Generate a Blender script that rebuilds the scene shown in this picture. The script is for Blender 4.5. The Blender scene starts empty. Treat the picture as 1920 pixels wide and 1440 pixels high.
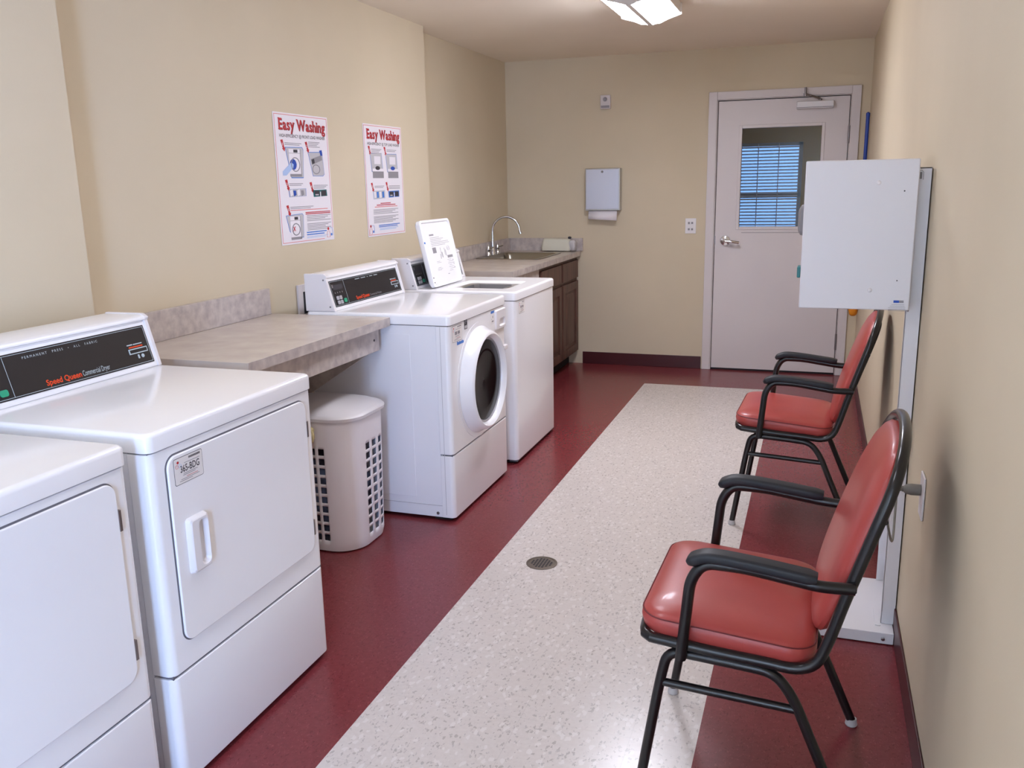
import bpy, bmesh, math, random
from mathutils import Vector, Matrix
random.seed(7)
S = bpy.context.scene
COL = S.collection
PI = math.pi

# ------------------------------------------------------------------ materials
def lin(c):
    c = c / 255.0
    return c / 12.92 if c <= 0.04045 else ((c + 0.055) / 1.055) ** 2.4
def rgb(h):
    if isinstance(h, str):
        h = h.lstrip('#'); return tuple(lin(int(h[i:i + 2], 16)) for i in (0, 2, 4)) + (1,)
    return tuple(h) + (1,)
def mat(name, col, rough=.5, metal=0, coat=0, spec=.5, trans=0, emit=None, estr=0, ior=1.45):
    m = bpy.data.materials.new(name); m.use_nodes = True
    b = m.node_tree.nodes['Principled BSDF']
    b.inputs['Base Color'].default_value = rgb(col)
    b.inputs['Roughness'].default_value = rough
    b.inputs['Metallic'].default_value = metal
    b.inputs['Coat Weight'].default_value = coat
    b.inputs['Coat Roughness'].default_value = .08
    b.inputs['Specular IOR Level'].default_value = spec
    b.inputs['Transmission Weight'].default_value = trans
    b.inputs['IOR'].default_value = ior
    if emit:
        b.inputs['Emission Color'].default_value = rgb(emit)
        b.inputs['Emission Strength'].default_value = estr
    return m
def nodes(m): return m.node_tree.nodes, m.node_tree.links, m.node_tree.nodes['Principled BSDF']
def noise_mix(m, c1, c2, scale=20, detail=4, lo=.35, hi=.65, bump=0, bscale=None, stretch=None):
    n, l, b = nodes(m)
    tc = n.new('ShaderNodeTexCoord'); mp = n.new('ShaderNodeMapping')
    l.new(tc.outputs['Object'], mp.inputs['Vector'])
    if stretch: mp.inputs['Scale'].default_value = stretch
    tx = n.new('ShaderNodeTexNoise'); tx.inputs['Scale'].default_value = scale; tx.inputs['Detail'].default_value = detail
    l.new(mp.outputs['Vector'], tx.inputs['Vector'])
    r = n.new('ShaderNodeValToRGB')
    r.color_ramp.elements[0].position = lo; r.color_ramp.elements[0].color = rgb(c1)
    r.color_ramp.elements[1].position = hi; r.color_ramp.elements[1].color = rgb(c2)
    l.new(tx.outputs['Fac'], r.inputs['Fac']); l.new(r.outputs['Color'], b.inputs['Base Color'])
    if bump:
        t2 = n.new('ShaderNodeTexNoise'); t2.inputs['Scale'].default_value = bscale or scale; t2.inputs['Detail'].default_value = 3
        l.new(mp.outputs['Vector'], t2.inputs['Vector'])
        bp = n.new('ShaderNodeBump'); bp.inputs['Strength'].default_value = bump; bp.inputs['Distance'].default_value = .002
        l.new(t2.outputs['Fac'], bp.inputs['Height']); l.new(bp.outputs['Normal'], b.inputs['Normal'])
    return m, r
M = {}
M['wall'] = mat('painted_wall', '#dccfb0', .62, spec=.3); noise_mix(M['wall'], '#cdbfa5', '#d2c4aa', 1.5, 3, bump=.12, bscale=260)
M['ceil'] = mat('painted_ceiling', '#c9bda4', .85, spec=.1); noise_mix(M['ceil'], '#eadfce', '#ede2d1', 2, 2, bump=.1, bscale=200)
M['olive'] = mat('far_room_wall', '#b89450', .8)
M['base'] = mat('maroon_baseboard', '#451a1e', .35)
M['trimw'] = mat('door_paint', '#d3c6c4', .42); noise_mix(M['trimw'], '#d3cbcb', '#d7cfce', 2, 2)
M['gap'] = mat('dark_gap', '#2a2a30', .8)
M['seam'] = mat('seam_shadow_grey', '#6d6a70', .7)
M['white'] = mat('appliance_enamel', '#f3f2f4', .2, coat=.35)
M['white2'] = mat('appliance_panel_enamel', '#f1f0f3', .27, coat=.2)
M['kiosk'] = mat('powder_coated_white', '#dcdade', .36)
M['plasw'] = mat('white_plastic', '#e4e0e2', .33)
M['hamp'] = mat('hamper_plastic', '#f0ebee', .38)
M['black'] = mat('console_black', '#262325', .3)
M['consline'] = mat('console_line', '#b9c6cc', .4)
M['glass_dark'] = mat('dark_door_glass', '#08080a', .1, spec=.12)
M['chrome'] = mat('chrome', '#d8d8da', .12, metal=1)
M['steel'] = mat('brushed_steel', '#b9b8b6', .3, metal=1)
M['sinksteel'] = mat('sink_steel', '#9c978c', .28, metal=1)
M['hinge'] = mat('hinge_metal', '#8d8688', .4, metal=1)
M['lam'] = mat('grey_laminate', '#b5a9a3', .3)
noise_mix(M['lam'], '#a89d9b', '#cbc1ba', 26, 9, .3, .7)
M['lamtop'] = mat('grey_laminate_top', '#b9aea6', .27)
noise_mix(M['lamtop'], '#bcb0a8', '#cbc0b6', 9, 7, .3, .7)
M['wood'] = mat('brown_cabinet_wood', '#5a3f36', .45)
noise_mix(M['wood'], '#4c342c', '#6b4a3e', 7, 6, .35, .65, stretch=(9, 9, .8))
M['dark'] = mat('dark_recess', '#1d1718', .8)
M['vinyl'] = mat('red_vinyl', '#a8443f', .36, coat=.1); noise_mix(M['vinyl'], '#a5423e', '#ad4842', 6, 3, bump=.08, bscale=300)
M['tube'] = mat('black_chair_frame', '#201e1f', .28, metal=.35, coat=.3)
M['pad'] = mat('black_armrest', '#1c1e24', .5)
M['glide'] = mat('clear_plastic_glide', '#b9b4b4', .3)
M['blue'] = mat('blue_pole', '#1f3f9a', .4)
M['orange'] = mat('orange_plastic', '#e08a1c', .45)
M['green'] = mat('green_button', '#2c9c76', .4)
M['teal'] = mat('teal_plastic', '#1f6f70', .35)
M['greyp'] = mat('grey_plastic', '#7f7b7d', .45)
M['greyl'] = mat('light_grey_plastic', '#a9a6ab', .45)
M['paper'] = mat('white_paper', '#e6e1e6', .55)
M['label'] = mat('label_paper', '#e6e2e0', .5)
M['red'] = mat('print_red', '#b8262c', .5)
M['redl'] = mat('print_light_red', '#d86a66', .5)
M['darkred'] = mat('print_dark', '#5a2428', .5)
M['pblue'] = mat('print_blue', '#3f78c8', .5)
M['pblue2'] = mat('print_deep_blue', '#1f49a8', .5)
M['plblue'] = mat('print_light_blue', '#a9bfe2', .5)
M['pgrey'] = mat('print_grey', '#8f8b90', .5)
M['pgreyl'] = mat('print_light_grey', '#bdbabd', .5)
M['pink'] = mat('print_black', '#37343a', .5)
M['orangered'] = mat('print_orange', '#e2491c', .45)
M['plug'] = mat('grey_rubber', '#77736c', .5)
M['cloth'] = mat('laundry_cloth', '#6a6c84', .9); noise_mix(M['cloth'], '#4a4450', '#7c8cab', 14, 3, .4, .6)
M['cream'] = mat('cream_cloth', '#cfc296', .9); noise_mix(M['cream'], '#b9aa7c', '#dccf9f', 60, 4)
M['towel'] = mat('white_towel', '#d5d2c2', .85)
M['drain'] = mat('drain_metal', '#6d6258', .45, metal=.6)
def lensmat(strength):
    m = mat('lit_lens', '#ffffff', .4, emit='#ffffff', estr=strength)
    m.node_tree.nodes['Principled BSDF'].inputs['Emission Color'].default_value = (.86, .88, 1.0, 1)
    return m
M['fix'] = mat('fixture_metal', '#d9d4cf', .4)
def glassmat(name, col, rough=0):
    m = bpy.data.materials.new(name); m.use_nodes = True
    n, l = m.node_tree.nodes, m.node_tree.links
    n.remove(n['Principled BSDF']); o = n['Material Output']
    t = n.new('ShaderNodeBsdfTransparent'); t.inputs['Color'].default_value = rgb(col)
    g = n.new('ShaderNodeBsdfGlossy'); g.inputs['Roughness'].default_value = .02
    f = n.new('ShaderNodeFresnel'); f.inputs['IOR'].default_value = 1.22
    x = n.new('ShaderNodeMixShader'); l.new(f.outputs[0], x.inputs[0]); l.new(t.outputs[0], x.inputs[1]); l.new(g.outputs[0], x.inputs[2])
    l.new(x.outputs[0], o.inputs['Surface']); return m
M['pane'] = glassmat('door_glass', '#dcdfdf')
M['pane2'] = glassmat('window_glass', '#e6ecf4')

# speckled floor
def floor_mat(name, c, specks, rough, tile=.3048, tv=.03):
    m = mat(name, c, rough, spec=.5)
    n, l, b = nodes(m)
    tc = n.new('ShaderNodeTexCoord')
    prev = None
    base = n.new('ShaderNodeTexNoise'); base.inputs['Scale'].default_value = 70; base.inputs['Detail'].default_value = 5
    l.new(tc.outputs['Object'], base.inputs['Vector'])
    r = n.new('ShaderNodeValToRGB'); r.color_ramp.elements[0].position = .3; r.color_ramp.elements[1].position = .7
    r.color_ramp.elements[0].color = rgb(specks[0]); r.color_ramp.elements[1].color = rgb(specks[1])
    l.new(base.outputs['Fac'], r.inputs['Fac']); prev = r.outputs['Color']
    for i, (sc, colr, th) in enumerate(specks[2:]):
        v = n.new('ShaderNodeTexVoronoi'); v.inputs['Scale'].default_value = sc; v.inputs['Randomness'].default_value = 1
        mp = n.new('ShaderNodeMapping'); mp.inputs['Location'].default_value = (i * 3.1, i * 1.7, 0); mp.inputs['Scale'].default_value = (1, .62, 1); mp.inputs['Rotation'].default_value = (0, 0, i * 1.1)
        l.new(tc.outputs['Object'], mp.inputs['Vector']); 
        nz = n.new('ShaderNodeTexNoise'); nz.inputs['Scale'].default_value = sc * 1.5
        l.new(mp.outputs['Vector'], nz.inputs['Vector'])
        ad = n.new('ShaderNodeMixRGB'); ad.blend_type = 'ADD'; ad.inputs['Fac'].default_value = .02
        l.new(mp.outputs['Vector'], ad.inputs[1]); l.new(nz.outputs['Color'], ad.inputs[2])
        l.new(ad.outputs[0], v.inputs['Vector'])
        wn = n.new('ShaderNodeSeparateColor'); l.new(v.outputs['Color'], wn.inputs[0])
        a = n.new('ShaderNodeMath'); a.operation = 'LESS_THAN'; a.inputs[1].default_value = th
        l.new(v.outputs['Distance'], a.inputs[0])
        g = n.new('ShaderNodeMath'); g.operation = 'LESS_THAN'; g.inputs[1].default_value = .5; l.new(wn.outputs[0], g.inputs[0])
        mu = n.new('ShaderNodeMath'); mu.operation = 'MULTIPLY'; l.new(a.outputs[0], mu.inputs[0]); l.new(g.outputs[0], mu.inputs[1])
        mx = n.new('ShaderNodeMixRGB'); l.new(mu.outputs[0], mx.inputs[0]); l.new(prev, mx.inputs[1]); mx.inputs[2].default_value = rgb(colr)
        prev = mx.outputs[0]
    # faint difference between floor tiles
    br = n.new('ShaderNodeTexBrick'); br.offset = 0; br.inputs['Scale'].default_value = 1; br.inputs['Mortar Size'].default_value = .0006
    br.inputs['Brick Width'].default_value = tile; br.inputs['Row Height'].default_value = tile
    br.inputs['Color1'].default_value = (1, 1, 1, 1); br.inputs['Color2'].default_value = (1 - tv, 1 - tv, 1 - tv, 1); br.inputs['Mortar'].default_value = (.85, .85, .85, 1)
    mp = n.new('ShaderNodeMapping'); mp.inputs['Location'].default_value = (.09, .1, 0); l.new(tc.outputs['Object'], mp.inputs['Vector']); l.new(mp.outputs[0], br.inputs['Vector'])
    mm = n.new('ShaderNodeMixRGB'); mm.blend_type = 'MULTIPLY'; mm.inputs[0].default_value = 1; l.new(prev, mm.inputs[1]); l.new(br.outputs['Color'], mm.inputs[2])
    l.new(mm.outputs[0], b.inputs['Base Color'])
    # soft waviness of the wax
    t2 = n.new('ShaderNodeTexNoise'); t2.inputs['Scale'].default_value = 9
    l.new(tc.outputs['Object'], t2.inputs['Vector'])
    bp = n.new('ShaderNodeBump'); bp.inputs['Strength'].default_value = .05; bp.inputs['Distance'].default_value = .01
    l.new(t2.outputs['Fac'], bp.inputs['Height']); l.new(bp.outputs[0], b.inputs['Normal'])
    return m
M['fred'] = floor_mat('red_speckled_tile', '#70262c', ['#732d32', '#7d3438', (110, '#66262b', .30), (120, '#8a4043', .26)], .24)
M['fcream'] = floor_mat('cream_speckled_tile', '#cfc6c0', ['#cdc3bd', '#d3cac4', (70, '#b4aba5', .28), (90, '#bbb2ad', .3), (50, '#d9d1cc', .35)], .24, tv=.015)

# ------------------------------------------------------------------ mesh tools
class MB:
    def __init__(s): s.v = []; s.f = []; s.m = []; s.sm = []
    def add(s, vs, fs, mi=0, smooth=True):
        o = len(s.v); s.v += [Vector(p) for p in vs]
        for f in fs: s.f.append([o + i for i in f]); s.m.append(mi); s.sm.append(smooth)
        return s
    def box(s, x0, x1, y0, y1, z0, z1, mi=0):
        if x0 > x1: x0, x1 = x1, x0
        if y0 > y1: y0, y1 = y1, y0
        if z0 > z1: z0, z1 = z1, z0
        vs = [(x, y, z) for z in (z0, z1) for y in (y0, y1) for x in (x0, x1)]
        return s.add(vs, [(0, 2, 3, 1), (4, 5, 7, 6), (0, 1, 5, 4), (2, 6, 7, 3), (0, 4, 6, 2), (1, 3, 7, 5)], mi, False)
    def loft(s, loops, mi=0, cap=True, closed=True, smooth=True):
        n = len(loops[0]); vs = [p for L in loops for p in L]; fs = []
        for k in range(len(loops) - 1):
            for i in range(n if closed else n - 1):
                j = (i + 1) % n
                fs.append((k * n + i, k * n + j, (k + 1) * n + j, (k + 1) * n + i))
        if cap:
            fs.append(tuple(reversed(range(n)))); fs.append(tuple(range((len(loops) - 1) * n, len(loops) * n)))
        return s.add(vs, fs, mi, smooth)
    def prism(s, pts, fr, h0, h1, mi=0):
        return s.loft([[fr.p(a, b, h0) for a, b in pts], [fr.p(a, b, h1) for a, b in pts]], mi, smooth=False)
    def tube(s, path, r, seg=12, closed=False, mi=0, cap=True, flat=1.0):
        path = [Vector(p) for p in path]; n = len(path); loops = []
        up = None
        for i, p in enumerate(path):
            a = path[(i - 1) % n] if (closed or i > 0) else p
            b = path[(i + 1) % n] if (closed or i < n - 1) else p
            t = (b - a).normalized()
            if up is None:
                up = Vector((0, 0, 1)) if abs(t.z) < .9 else Vector((0, 1, 0))
            up = (up - t * up.dot(t)).normalized(); w = t.cross(up)
            rr = r[i] if isinstance(r, (list, tuple)) else r
            loops.append([p + (up * math.cos(q) * flat + w * math.sin(q)) * rr for q in [2 * PI * k / seg for k in range(seg)]])
        if closed: loops.append(loops[0])
        return s.loft(loops, mi, cap and not closed)
    def lathe(s, prof, c=(0, 0, 0), axis='z', seg=32, mi=0, cap=True):
        loops = []
        for r, h in prof:
            L = []
            for k in range(seg):
                q = 2 * PI * k / seg; a, b = r * math.cos(q), r * math.sin(q)
                p = {'z': (a, b, h), 'x': (h, a, b), 'y': (b, h, a)}[axis]
                L.append(Vector(c) + Vector(p))
            loops.append(L)
        return s.loft(loops, mi, cap)
    def mesh(s, name, off=Vector((0, 0, 0))):
        me = bpy.data.meshes.new(name)
        me.from_pydata([tuple(v - off) for v in s.v], [], s.f)
        me.polygons.foreach_set('material_index', s.m)
        me.polygons.foreach_set('use_smooth', s.sm)
        me.update(); return me
class Fr:
    """a flat frame of reference: origin, across, up"""
    def __init__(s, o, u, v):
        s.o = Vector(o); s.u = Vector(u).normalized(); s.v = Vector(v).normalized(); s.n = s.u.cross(s.v)
    def p(s, a, b, h=0): return s.o + s.u * a + s.v * b + s.n * h
def rr(a0, a1, b0, b1, r, n=5):
    r = min(r, (a1 - a0) / 2.001, (b1 - b0) / 2.001); P = []
    for cx, cy, q in ((a1 - r, b1 - r, 0), (a0 + r, b1 - r, 1), (a0 + r, b0 + r, 2), (a1 - r, b0 + r, 3)):
        for k in range(n + 1):
            t = PI / 2 * (q + k / n); P.append((cx + r * math.cos(t), cy + r * math.sin(t)))
    return P
def smoothpath(pts, n=6):
    """Catmull-Rom through points"""
    pts = [Vector(p) for p in pts]; out = []
    for i in range(len(pts) - 1):
        p0 = pts[max(i - 1, 0)]; p1 = pts[i]; p2 = pts[i + 1]; p3 = pts[min(i + 2, len(pts) - 1)]
        for k in range(n):
            t = k / n
            out.append(.5 * ((2 * p1) + (-p0 + p2) * t + (2 * p0 - 5 * p1 + 4 * p2 - p3) * t * t + (-p0 + 3 * p1 - 3 * p2 + p3) * t ** 3))
    out.append(pts[-1]); return out
def fillet(pts, r, n=5):
    """round the corners of a polyline"""
    pts = [Vector(p) for p in pts]; out = [pts[0]]
    for i in range(1, len(pts) - 1):
        a, b, c = pts[i - 1], pts[i], pts[i + 1]
        rr_ = r[i - 1] if isinstance(r, (list, tuple)) else r
        d1 = (a - b); d2 = (c - b); k = min(rr_, d1.length * .49, d2.length * .49)
        A = b + d1.normalized() * k; B = b + d2.normalized() * k
        for j in range(n + 1):
            t = j / n; out.append((1 - t) ** 2 * A + 2 * t * (1 - t) * b + t * t * B)
    out.append(pts[-1]); return out
TXT = {}
def text_geo(t, bold=0.0):
    if (t, bold) in TXT: return TXT[(t, bold)]
    cu = bpy.data.curves.new('t', 'FONT'); cu.body = t; cu.size = 1; cu.offset = bold; cu.resolution_u = 3; cu.fill_mode = 'FRONT'
    o = bpy.data.objects.new('t', cu); COL.objects.link(o); bpy.context.view_layer.update()
    me = bpy.data.meshes.new_from_object(o.evaluated_get(bpy.context.evaluated_depsgraph_get()))
    vs = [tuple(v.co) for v in me.vertices]; fs = [tuple(p.vertices) for p in me.polygons]
    bpy.data.objects.remove(o); bpy.data.curves.remove(cu); bpy.data.meshes.remove(me)
    x0 = min(v[0] for v in vs); x1 = max(v[0] for v in vs)
    TXT[(t, bold)] = (vs, fs, x0, x1); return TXT[(t, bold)]
def text(mb, fr, t, a0, a1, b, h, size, mi=0, bold=0.0):
    """text between a0 and a1 on baseline b, cap height about .7*size"""
    vs, fs, x0, x1 = text_geo(t, bold); k = (a1 - a0) / (x1 - x0)
    mb.add([fr.p(a0 + (v[0] - x0) * k, b + v[1] * size, h) for v in vs], fs, mi, False)

SERIF = {'E': ((0, 0), (0, 1)), 'W': ((0, 1), (1, 1)), 'h': ((0, 0), (0, 1), (1, 0)), 'i': ((.5, 0),), 'n': ((0, 0), (1, 0)), 'y': ((0, .99), (1, .99)), 'a': ((1, 0),)}
def serif_text(mb, fr, t, a0, a1, b, h, size):
    """condensed bold lettering with slab serifs, set letter by letter"""
    x = 0; runs = []
    for c in t:
        if c == ' ': x += .26; continue
        vs, fs, x0, x1 = text_geo(c, .024); runs.append((c, x, vs, fs, x0, x1)); x += (x1 - x0) + .075
    k = (a1 - a0) / (x - .075)
    for c, x, vs, fs, x0, x1 in runs:
        mb.add([fr.p(a0 + (x + v[0] - x0) * k, b + v[1] * size, h) for v in vs], fs, 0, False)
        y0 = 0 if c != 'y' else None; top_ = max(v[1] for v in vs)
        for sx, sy in SERIF.get(c, ()):
            X = a0 + (x + .055 + sx * (x1 - x0 - .11)) * k; Y = b + (0 if sy == 0 else top_ - .03) * size; w = .095 * k
            mb.prism([(X - w, Y - .012 * size), (X + w, Y - .012 * size), (X + w, Y + .045 * size), (X - w, Y + .045 * size)], fr, h - .0002, h + .0001)
def tag(o, label=None, cat=None, group=None, kind=None):
    if label: o['label'] = label
    if cat: o['category'] = cat
    if group: o['group'] = group
    if kind: o['kind'] = kind
    return o
def wloc(o):
    v = Vector((0, 0, 0))
    while o is not None: v += o.location; o = o.parent
    return v
def thing(name, label, cat, loc, group=None):
    o = bpy.data.objects.new(name, None); COL.objects.link(o); o.location = loc; o.empty_display_size = .1
    return tag(o, label, cat, group)
def obj(name, mb, mats, parent=None, bevel=0, segs=2, label=None, solid=0, sub=0, loc=None, angle=35):
    base = Vector(loc) if loc is not None else wloc(parent) if parent else Vector((0, 0, 0))
    me = mb.mesh(name, base)
    for m in (mats if isinstance(mats, (list, tuple)) else [mats]): me.materials.append(m)
    bm = bmesh.new(); bm.from_mesh(me); bmesh.ops.recalc_face_normals(bm, faces=bm.faces[:]); bm.to_mesh(me); bm.free()
    o = bpy.data.objects.new(name, me); COL.objects.link(o)
    if parent: o.parent = parent
    if loc is not None and not parent: o.location = loc
    if solid:
        m = o.modifiers.new('solid', 'SOLIDIFY'); m.thickness = solid; m.offset = -1
    if bevel:
        for p in me.polygons: p.use_smooth = True
        m = o.modifiers.new('bevel', 'BEVEL'); m.width = bevel; m.segments = segs; m.limit_method = 'ANGLE'; m.angle_limit = math.radians(angle); m.harden_normals = True
    else:
        try: me.set_sharp_from_angle(angle=math.radians(40))
        except Exception: pass
    if sub:
        m = o.modifiers.new('sub', 'SUBSURF'); m.levels = sub; m.render_levels = sub
    if label: o['label'] = label
    return o
def single(name, mb, mats, label, cat, group=None, **k):
    return tag(obj(name, mb, mats, None, **k), label, cat, group)
def struct(name, mb, mats, parent=None, **k):
    o = obj(name, mb, mats, parent, **k)
    if not parent: o['kind'] = 'structure'
    return o
def front(x, y0=0, z0=0): return Fr((x, y0, z0), (0, 1, 0), (0, 0, 1))     # faces +x
def face_back(y): return Fr((0, y, 0), (1, 0, 0), (0, 0, 1))               # faces -y

# ------------------------------------------------------------------ the room
R, D, C = .301, 6.805, 2.348
XL, XN, XS, YB, YN = -2.27, -2.17, -2.364, 5.077, 2.206
YR = -3.6
top = Fr((0, 0, 0), (1, 0, 0), (0, 1, 0))
SL, SR, SD = -1.127, -.226, 6.19
m = MB()
def quad(m, x0, x1, y0, y1, z, mi): m.add([(x0, y0, z), (x1, y0, z), (x1, y1, z), (x0, y1, z)], [(0, 1, 2, 3)], mi, False)
quad(m, -2.6, SL, YR - .1, D, 0, 0); quad(m, SL, SR, YR - .1, SD, 0, 1); quad(m, SR, R + .1, YR - .1, D, 0, 0); quad(m, SL, SR, SD, D, 0, 0)
fl = struct('floor', m, [M['fred'], M['fcream']])
m = MB(); m.box(-2.6, R + .1, YR - .1, D + .1, C, C + .1); struct('ceiling', m, M['ceil'])
m = MB()
m.prism([(XN, YR), (XN, YN), (XL, YN), (XL, YB), (XS, YB), (XS, D), (-2.6, D), (-2.6, YR)], top, 0, C)
struct('wall_left', m, M['wall'])
WY0, WY1, WZ0, WZ1 = -3.45, -2.0, .30, 2.08
m = MB(); m.box(R, R + .1, WY1, D + .1, 0, C); m.box(R, R + .1, YR - .1, WY0, 0, C); m.box(R, R + .1, WY0, WY1, 0, WZ0); m.box(R, R + .1, WY0, WY1, WZ1, C); struct('wall_right', m, M['wall'])
# back wall around the door
DX0, DX1, DZ = -.735, .178, 1.992
m = MB(); m.box(-2.6, DX0, D, D + .1, 0, C); m.box(DX1, R, D, D + .1, 0, C); m.box(DX0, DX1, D, D + .1, DZ, C)
struct('wall_back', m, M['wall'])
# wall behind the camera, and the window in the right wall behind the camera
m = MB(); m.box(-2.6, R, YR - .1, YR, 0, C)
struct('wall_rear', m, M['wall'])
m = MB()
for a, b in ((WY0, WY0 + .04), (WY1 - .04, WY1), ((WY0 + WY1) / 2 - .02, (WY0 + WY1) / 2 + .02)): m.box(R + .03, R + .08, a, b, WZ0, WZ1)
for a, b in ((WZ0, WZ0 + .04), (WZ1 - .04, WZ1)): m.box(R + .03, R + .08, WY0, WY1, a, b)
w2 = struct('window_2', m, M['trimw'])
# baseboards
m = MB(); m.box(-1.745, DX0 - .068, D - .008, D, 0, .0965); m.box(DX1 + .068, R, D - .008, D, 0, .0965); struct('baseboard_back', m, M['base'], bevel=.003)
m = MB(); m.box(R - .007, R, YR, D - .01, 0, .0965); struct('baseboard_right', m, M['base'], bevel=.003)
m = MB(); m.box(XL, XL + .007, YN + .01, 5.0, 0, .0965); struct('baseboard_left', m, M['base'], bevel=.003)

# door and casing
FB = Fr((0, D, 0), (-1, 0, 0), (0, 0, 1))   # faces +y ; not used for prints
m = MB()
m.box(DX0 - .06, DX0, D - .018, D + .0, 0, DZ + .055); m.box(DX1, DX1 + .06, D - .018, D, 0, DZ + .055); m.box(DX0, DX1, D - .018, D, DZ, DZ + .055)
m.box(DX0 - .0, DX0 + .006, D - .012, D + .1, 0, DZ, 0); m.box(DX1 - .006, DX1, D - .012, D + .1, 0, DZ, 0); m.box(DX0, DX1, D - .012, D + .1, DZ - .006, DZ, 0)
struct('trim_1', m, M['trimw'], bevel=.004)
m = MB(); m.box(DX0 + .006, DX1 - .006, D + .005, D + .04, .018, DZ - .011)
LX0, LX1, LZ0, LZ1 = DX0 + .011, DX1 - .011, .016, DZ - .012
GX0, GX1, GZ0, GZ1 = -.553, -.008, 1.087, 1.787
m = MB()
YF = D - .006
m.box(LX0, GX0 - .02, YF, YF + .045, LZ0, LZ1); m.box(GX1 + .02, LX1, YF, YF + .045, LZ0, LZ1)
m.box(GX0 - .02, GX1 + .02, YF, YF + .045, LZ0, GZ0 - .02); m.box(GX0 - .02, GX1 + .02, YF, YF + .045, GZ1 + .02, LZ1)
door = struct('door_1', m, M['trimw'])
m = MB()   # glazing frame
for a in ((GX0 - .022, GX0, GZ0 - .022, GZ1 + .022), (GX1, GX1 + .022, GZ0 - .022, GZ1 + .022), (GX0, GX1, GZ0 - .022, GZ0), (GX0, GX1, GZ1, GZ1 + .022)):
    m.box(a[0], a[1], YF - .006, YF + .05, a[2], a[3])
obj('glazing_frame', m, M['trimw'], door, bevel=.003)
m = MB(); m.box(GX0, GX1, YF + .02, YF + .026, GZ0, GZ1); obj('glass_pane', m, M['pane'], door)
m = MB(); m.box(LX0 + .19, LX1 - .19, YF - .0008, YF + .001, 1.042, 1.045); obj('seam_line', m, M['seam'], door)
m = MB()
m.box(DX0 + .0062, LX0 - .0002, YF + .012, YF + .03, .0, DZ - .007); m.box(LX1 + .0002, DX1 - .0062, YF + .012, YF + .03, 0, DZ - .007)
m.box(DX0 + .0062, DX1 - .0062, YF + .012, YF + .03, LZ1 + .0002, DZ - .0062); m.box(DX0 + .0062, DX1 - .0062, YF + .01, YF + .03, 0.001, LZ0 - .0002)
obj('shadow_gap', m, M['gap'], door)
for z in (.25, 1.0, 1.72):
    m = MB(); m.lathe([(0.0075, z - .06), (.0075, z + .06)], (LX1 + .004, YF - .005, 0), seg=12); m.box(LX1 - .004, LX1 + .012, YF - .002, YF + .002, z - .055, z + .055)
    obj('hinge', m, M['hinge'], door, label='grey metal hinge')
m = MB(); hz = .985
m.lathe([(.0, -.0), (.036, -.0), (.038, -.004), (.034, -.014), (.016, -.018), (.012, -.05)], (-.648, YF, hz), axis='y', seg=28)
m.tube(fillet([(-.648, YF - .045, hz), (-.648, YF - .058, hz), (-.60, YF - .062, hz - .004), (-.545, YF - .05, hz - .012)], .012), [.012] * 6 + [.011] * 6 + [.010, .010], 12)
obj('lever_handle', m, M['chrome'], door, label='chrome lever handle')
m = MB(); m.box(LX0 - .003, LX0 + .004, YF - .0012, YF + .01, .955, 1.02); obj('latch_plate', m, M['hinge'], door)
m = MB()
m.box(-.185, .062, YF - .055, YF - .003, 1.902, 1.953); cl = obj('closer_body', m, M['kiosk'], door, bevel=.006, label='grey door closer box'); 
m = MB(); m.box(-.183, .06, YF - .0565, YF - .055, 1.908, 1.912); obj('trim_line', m, M['greyp'], cl)
m = MB()
m.tube([(-.03, YF - .03, 1.955), (-.03, YF - .03, 1.966)], .012, 12)
m.tube([(-.03, YF - .035, 1.966), (-.09, YF - .075, 1.985), (-.13, YF - .05, 2.0)], .007, 8)
m.tube([(-.13, YF - .05, 1.985), (-.13, YF - .05, 2.045)], .008, 10); m.box(-.145, -.115, D - .055, D - .017, 1.99, 2.005)
obj('closer_arm', m, M['hinge'], door)

# the room beyond the door
YW = 8.8
m = MB(); quad(m, -2.6, 1.6, D, YW, 0, 0); struct('floor_beyond', m, M['fred'])
m = MB(); m.box(-2.6, 1.6, D + .1, YW + .1, C, C + .1); struct('ceiling_beyond', m, M['ceil'])
m = MB(); m.box(-2.7, -2.6, D + .1, YW + .1, 0, C); m.box(1.6, 1.7, D + .1, YW + .1, 0, C); m.box(R + .1, 1.7, D, D + .1, 0, C); struct('wall_sides_beyond', m, M['olive'])
FX0, FX1, FZ0, FZ1 = -1.15, -.165, .82, 1.755
m = MB(); m.box(-2.6, FX0, YW, YW + .1, 0, C); m.box(FX1, 1.6, YW, YW + .1, 0, C); m.box(FX0, FX1, YW, YW + .1, 0, FZ0); m.box(FX0, FX1, YW, YW + .1, FZ1, C)
struct('wall_beyond', m, M['olive'])
m = MB()
for a in ((FX0, FX0 + .035, FZ0, FZ1), (FX1 - .035, FX1, FZ0, FZ1), (FX0, FX1, FZ0, FZ0 + .035), (FX0, FX1, FZ1 - .03, FZ1), (FX0, FX1, 1.255, 1.3)): m.box(a[0], a[1], YW - .01, YW + .06, a[2], a[3])
w1 = struct('window_1', m, M['greyl'])
m = MB(); m.box(FX0 + .03, FX1 - .03, YW + .03, YW + .034, FZ0 + .03, FZ1 - .03); obj('window_pane', m, M['pane2'], w1)
m = MB(); z = FZ0 + .04
while z < FZ1 - .02:
    m.add([(FX0 + .02, YW - .03, z - .009), (FX1 - .03, YW - .03, z - .009), (FX1 - .03, YW - .012, z + .005), (FX0 + .02, YW - .012, z + .005)], [(0, 1, 2, 3)], 0, False); z += .0295
for x in (-.95, -.74, -.56, -.375): m.box(x - .004, x + .004, YW - .032, YW - .03, FZ0 + .03, FZ1 - .01)
obj('blind_slats', m, M['plasw'], w1)

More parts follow.
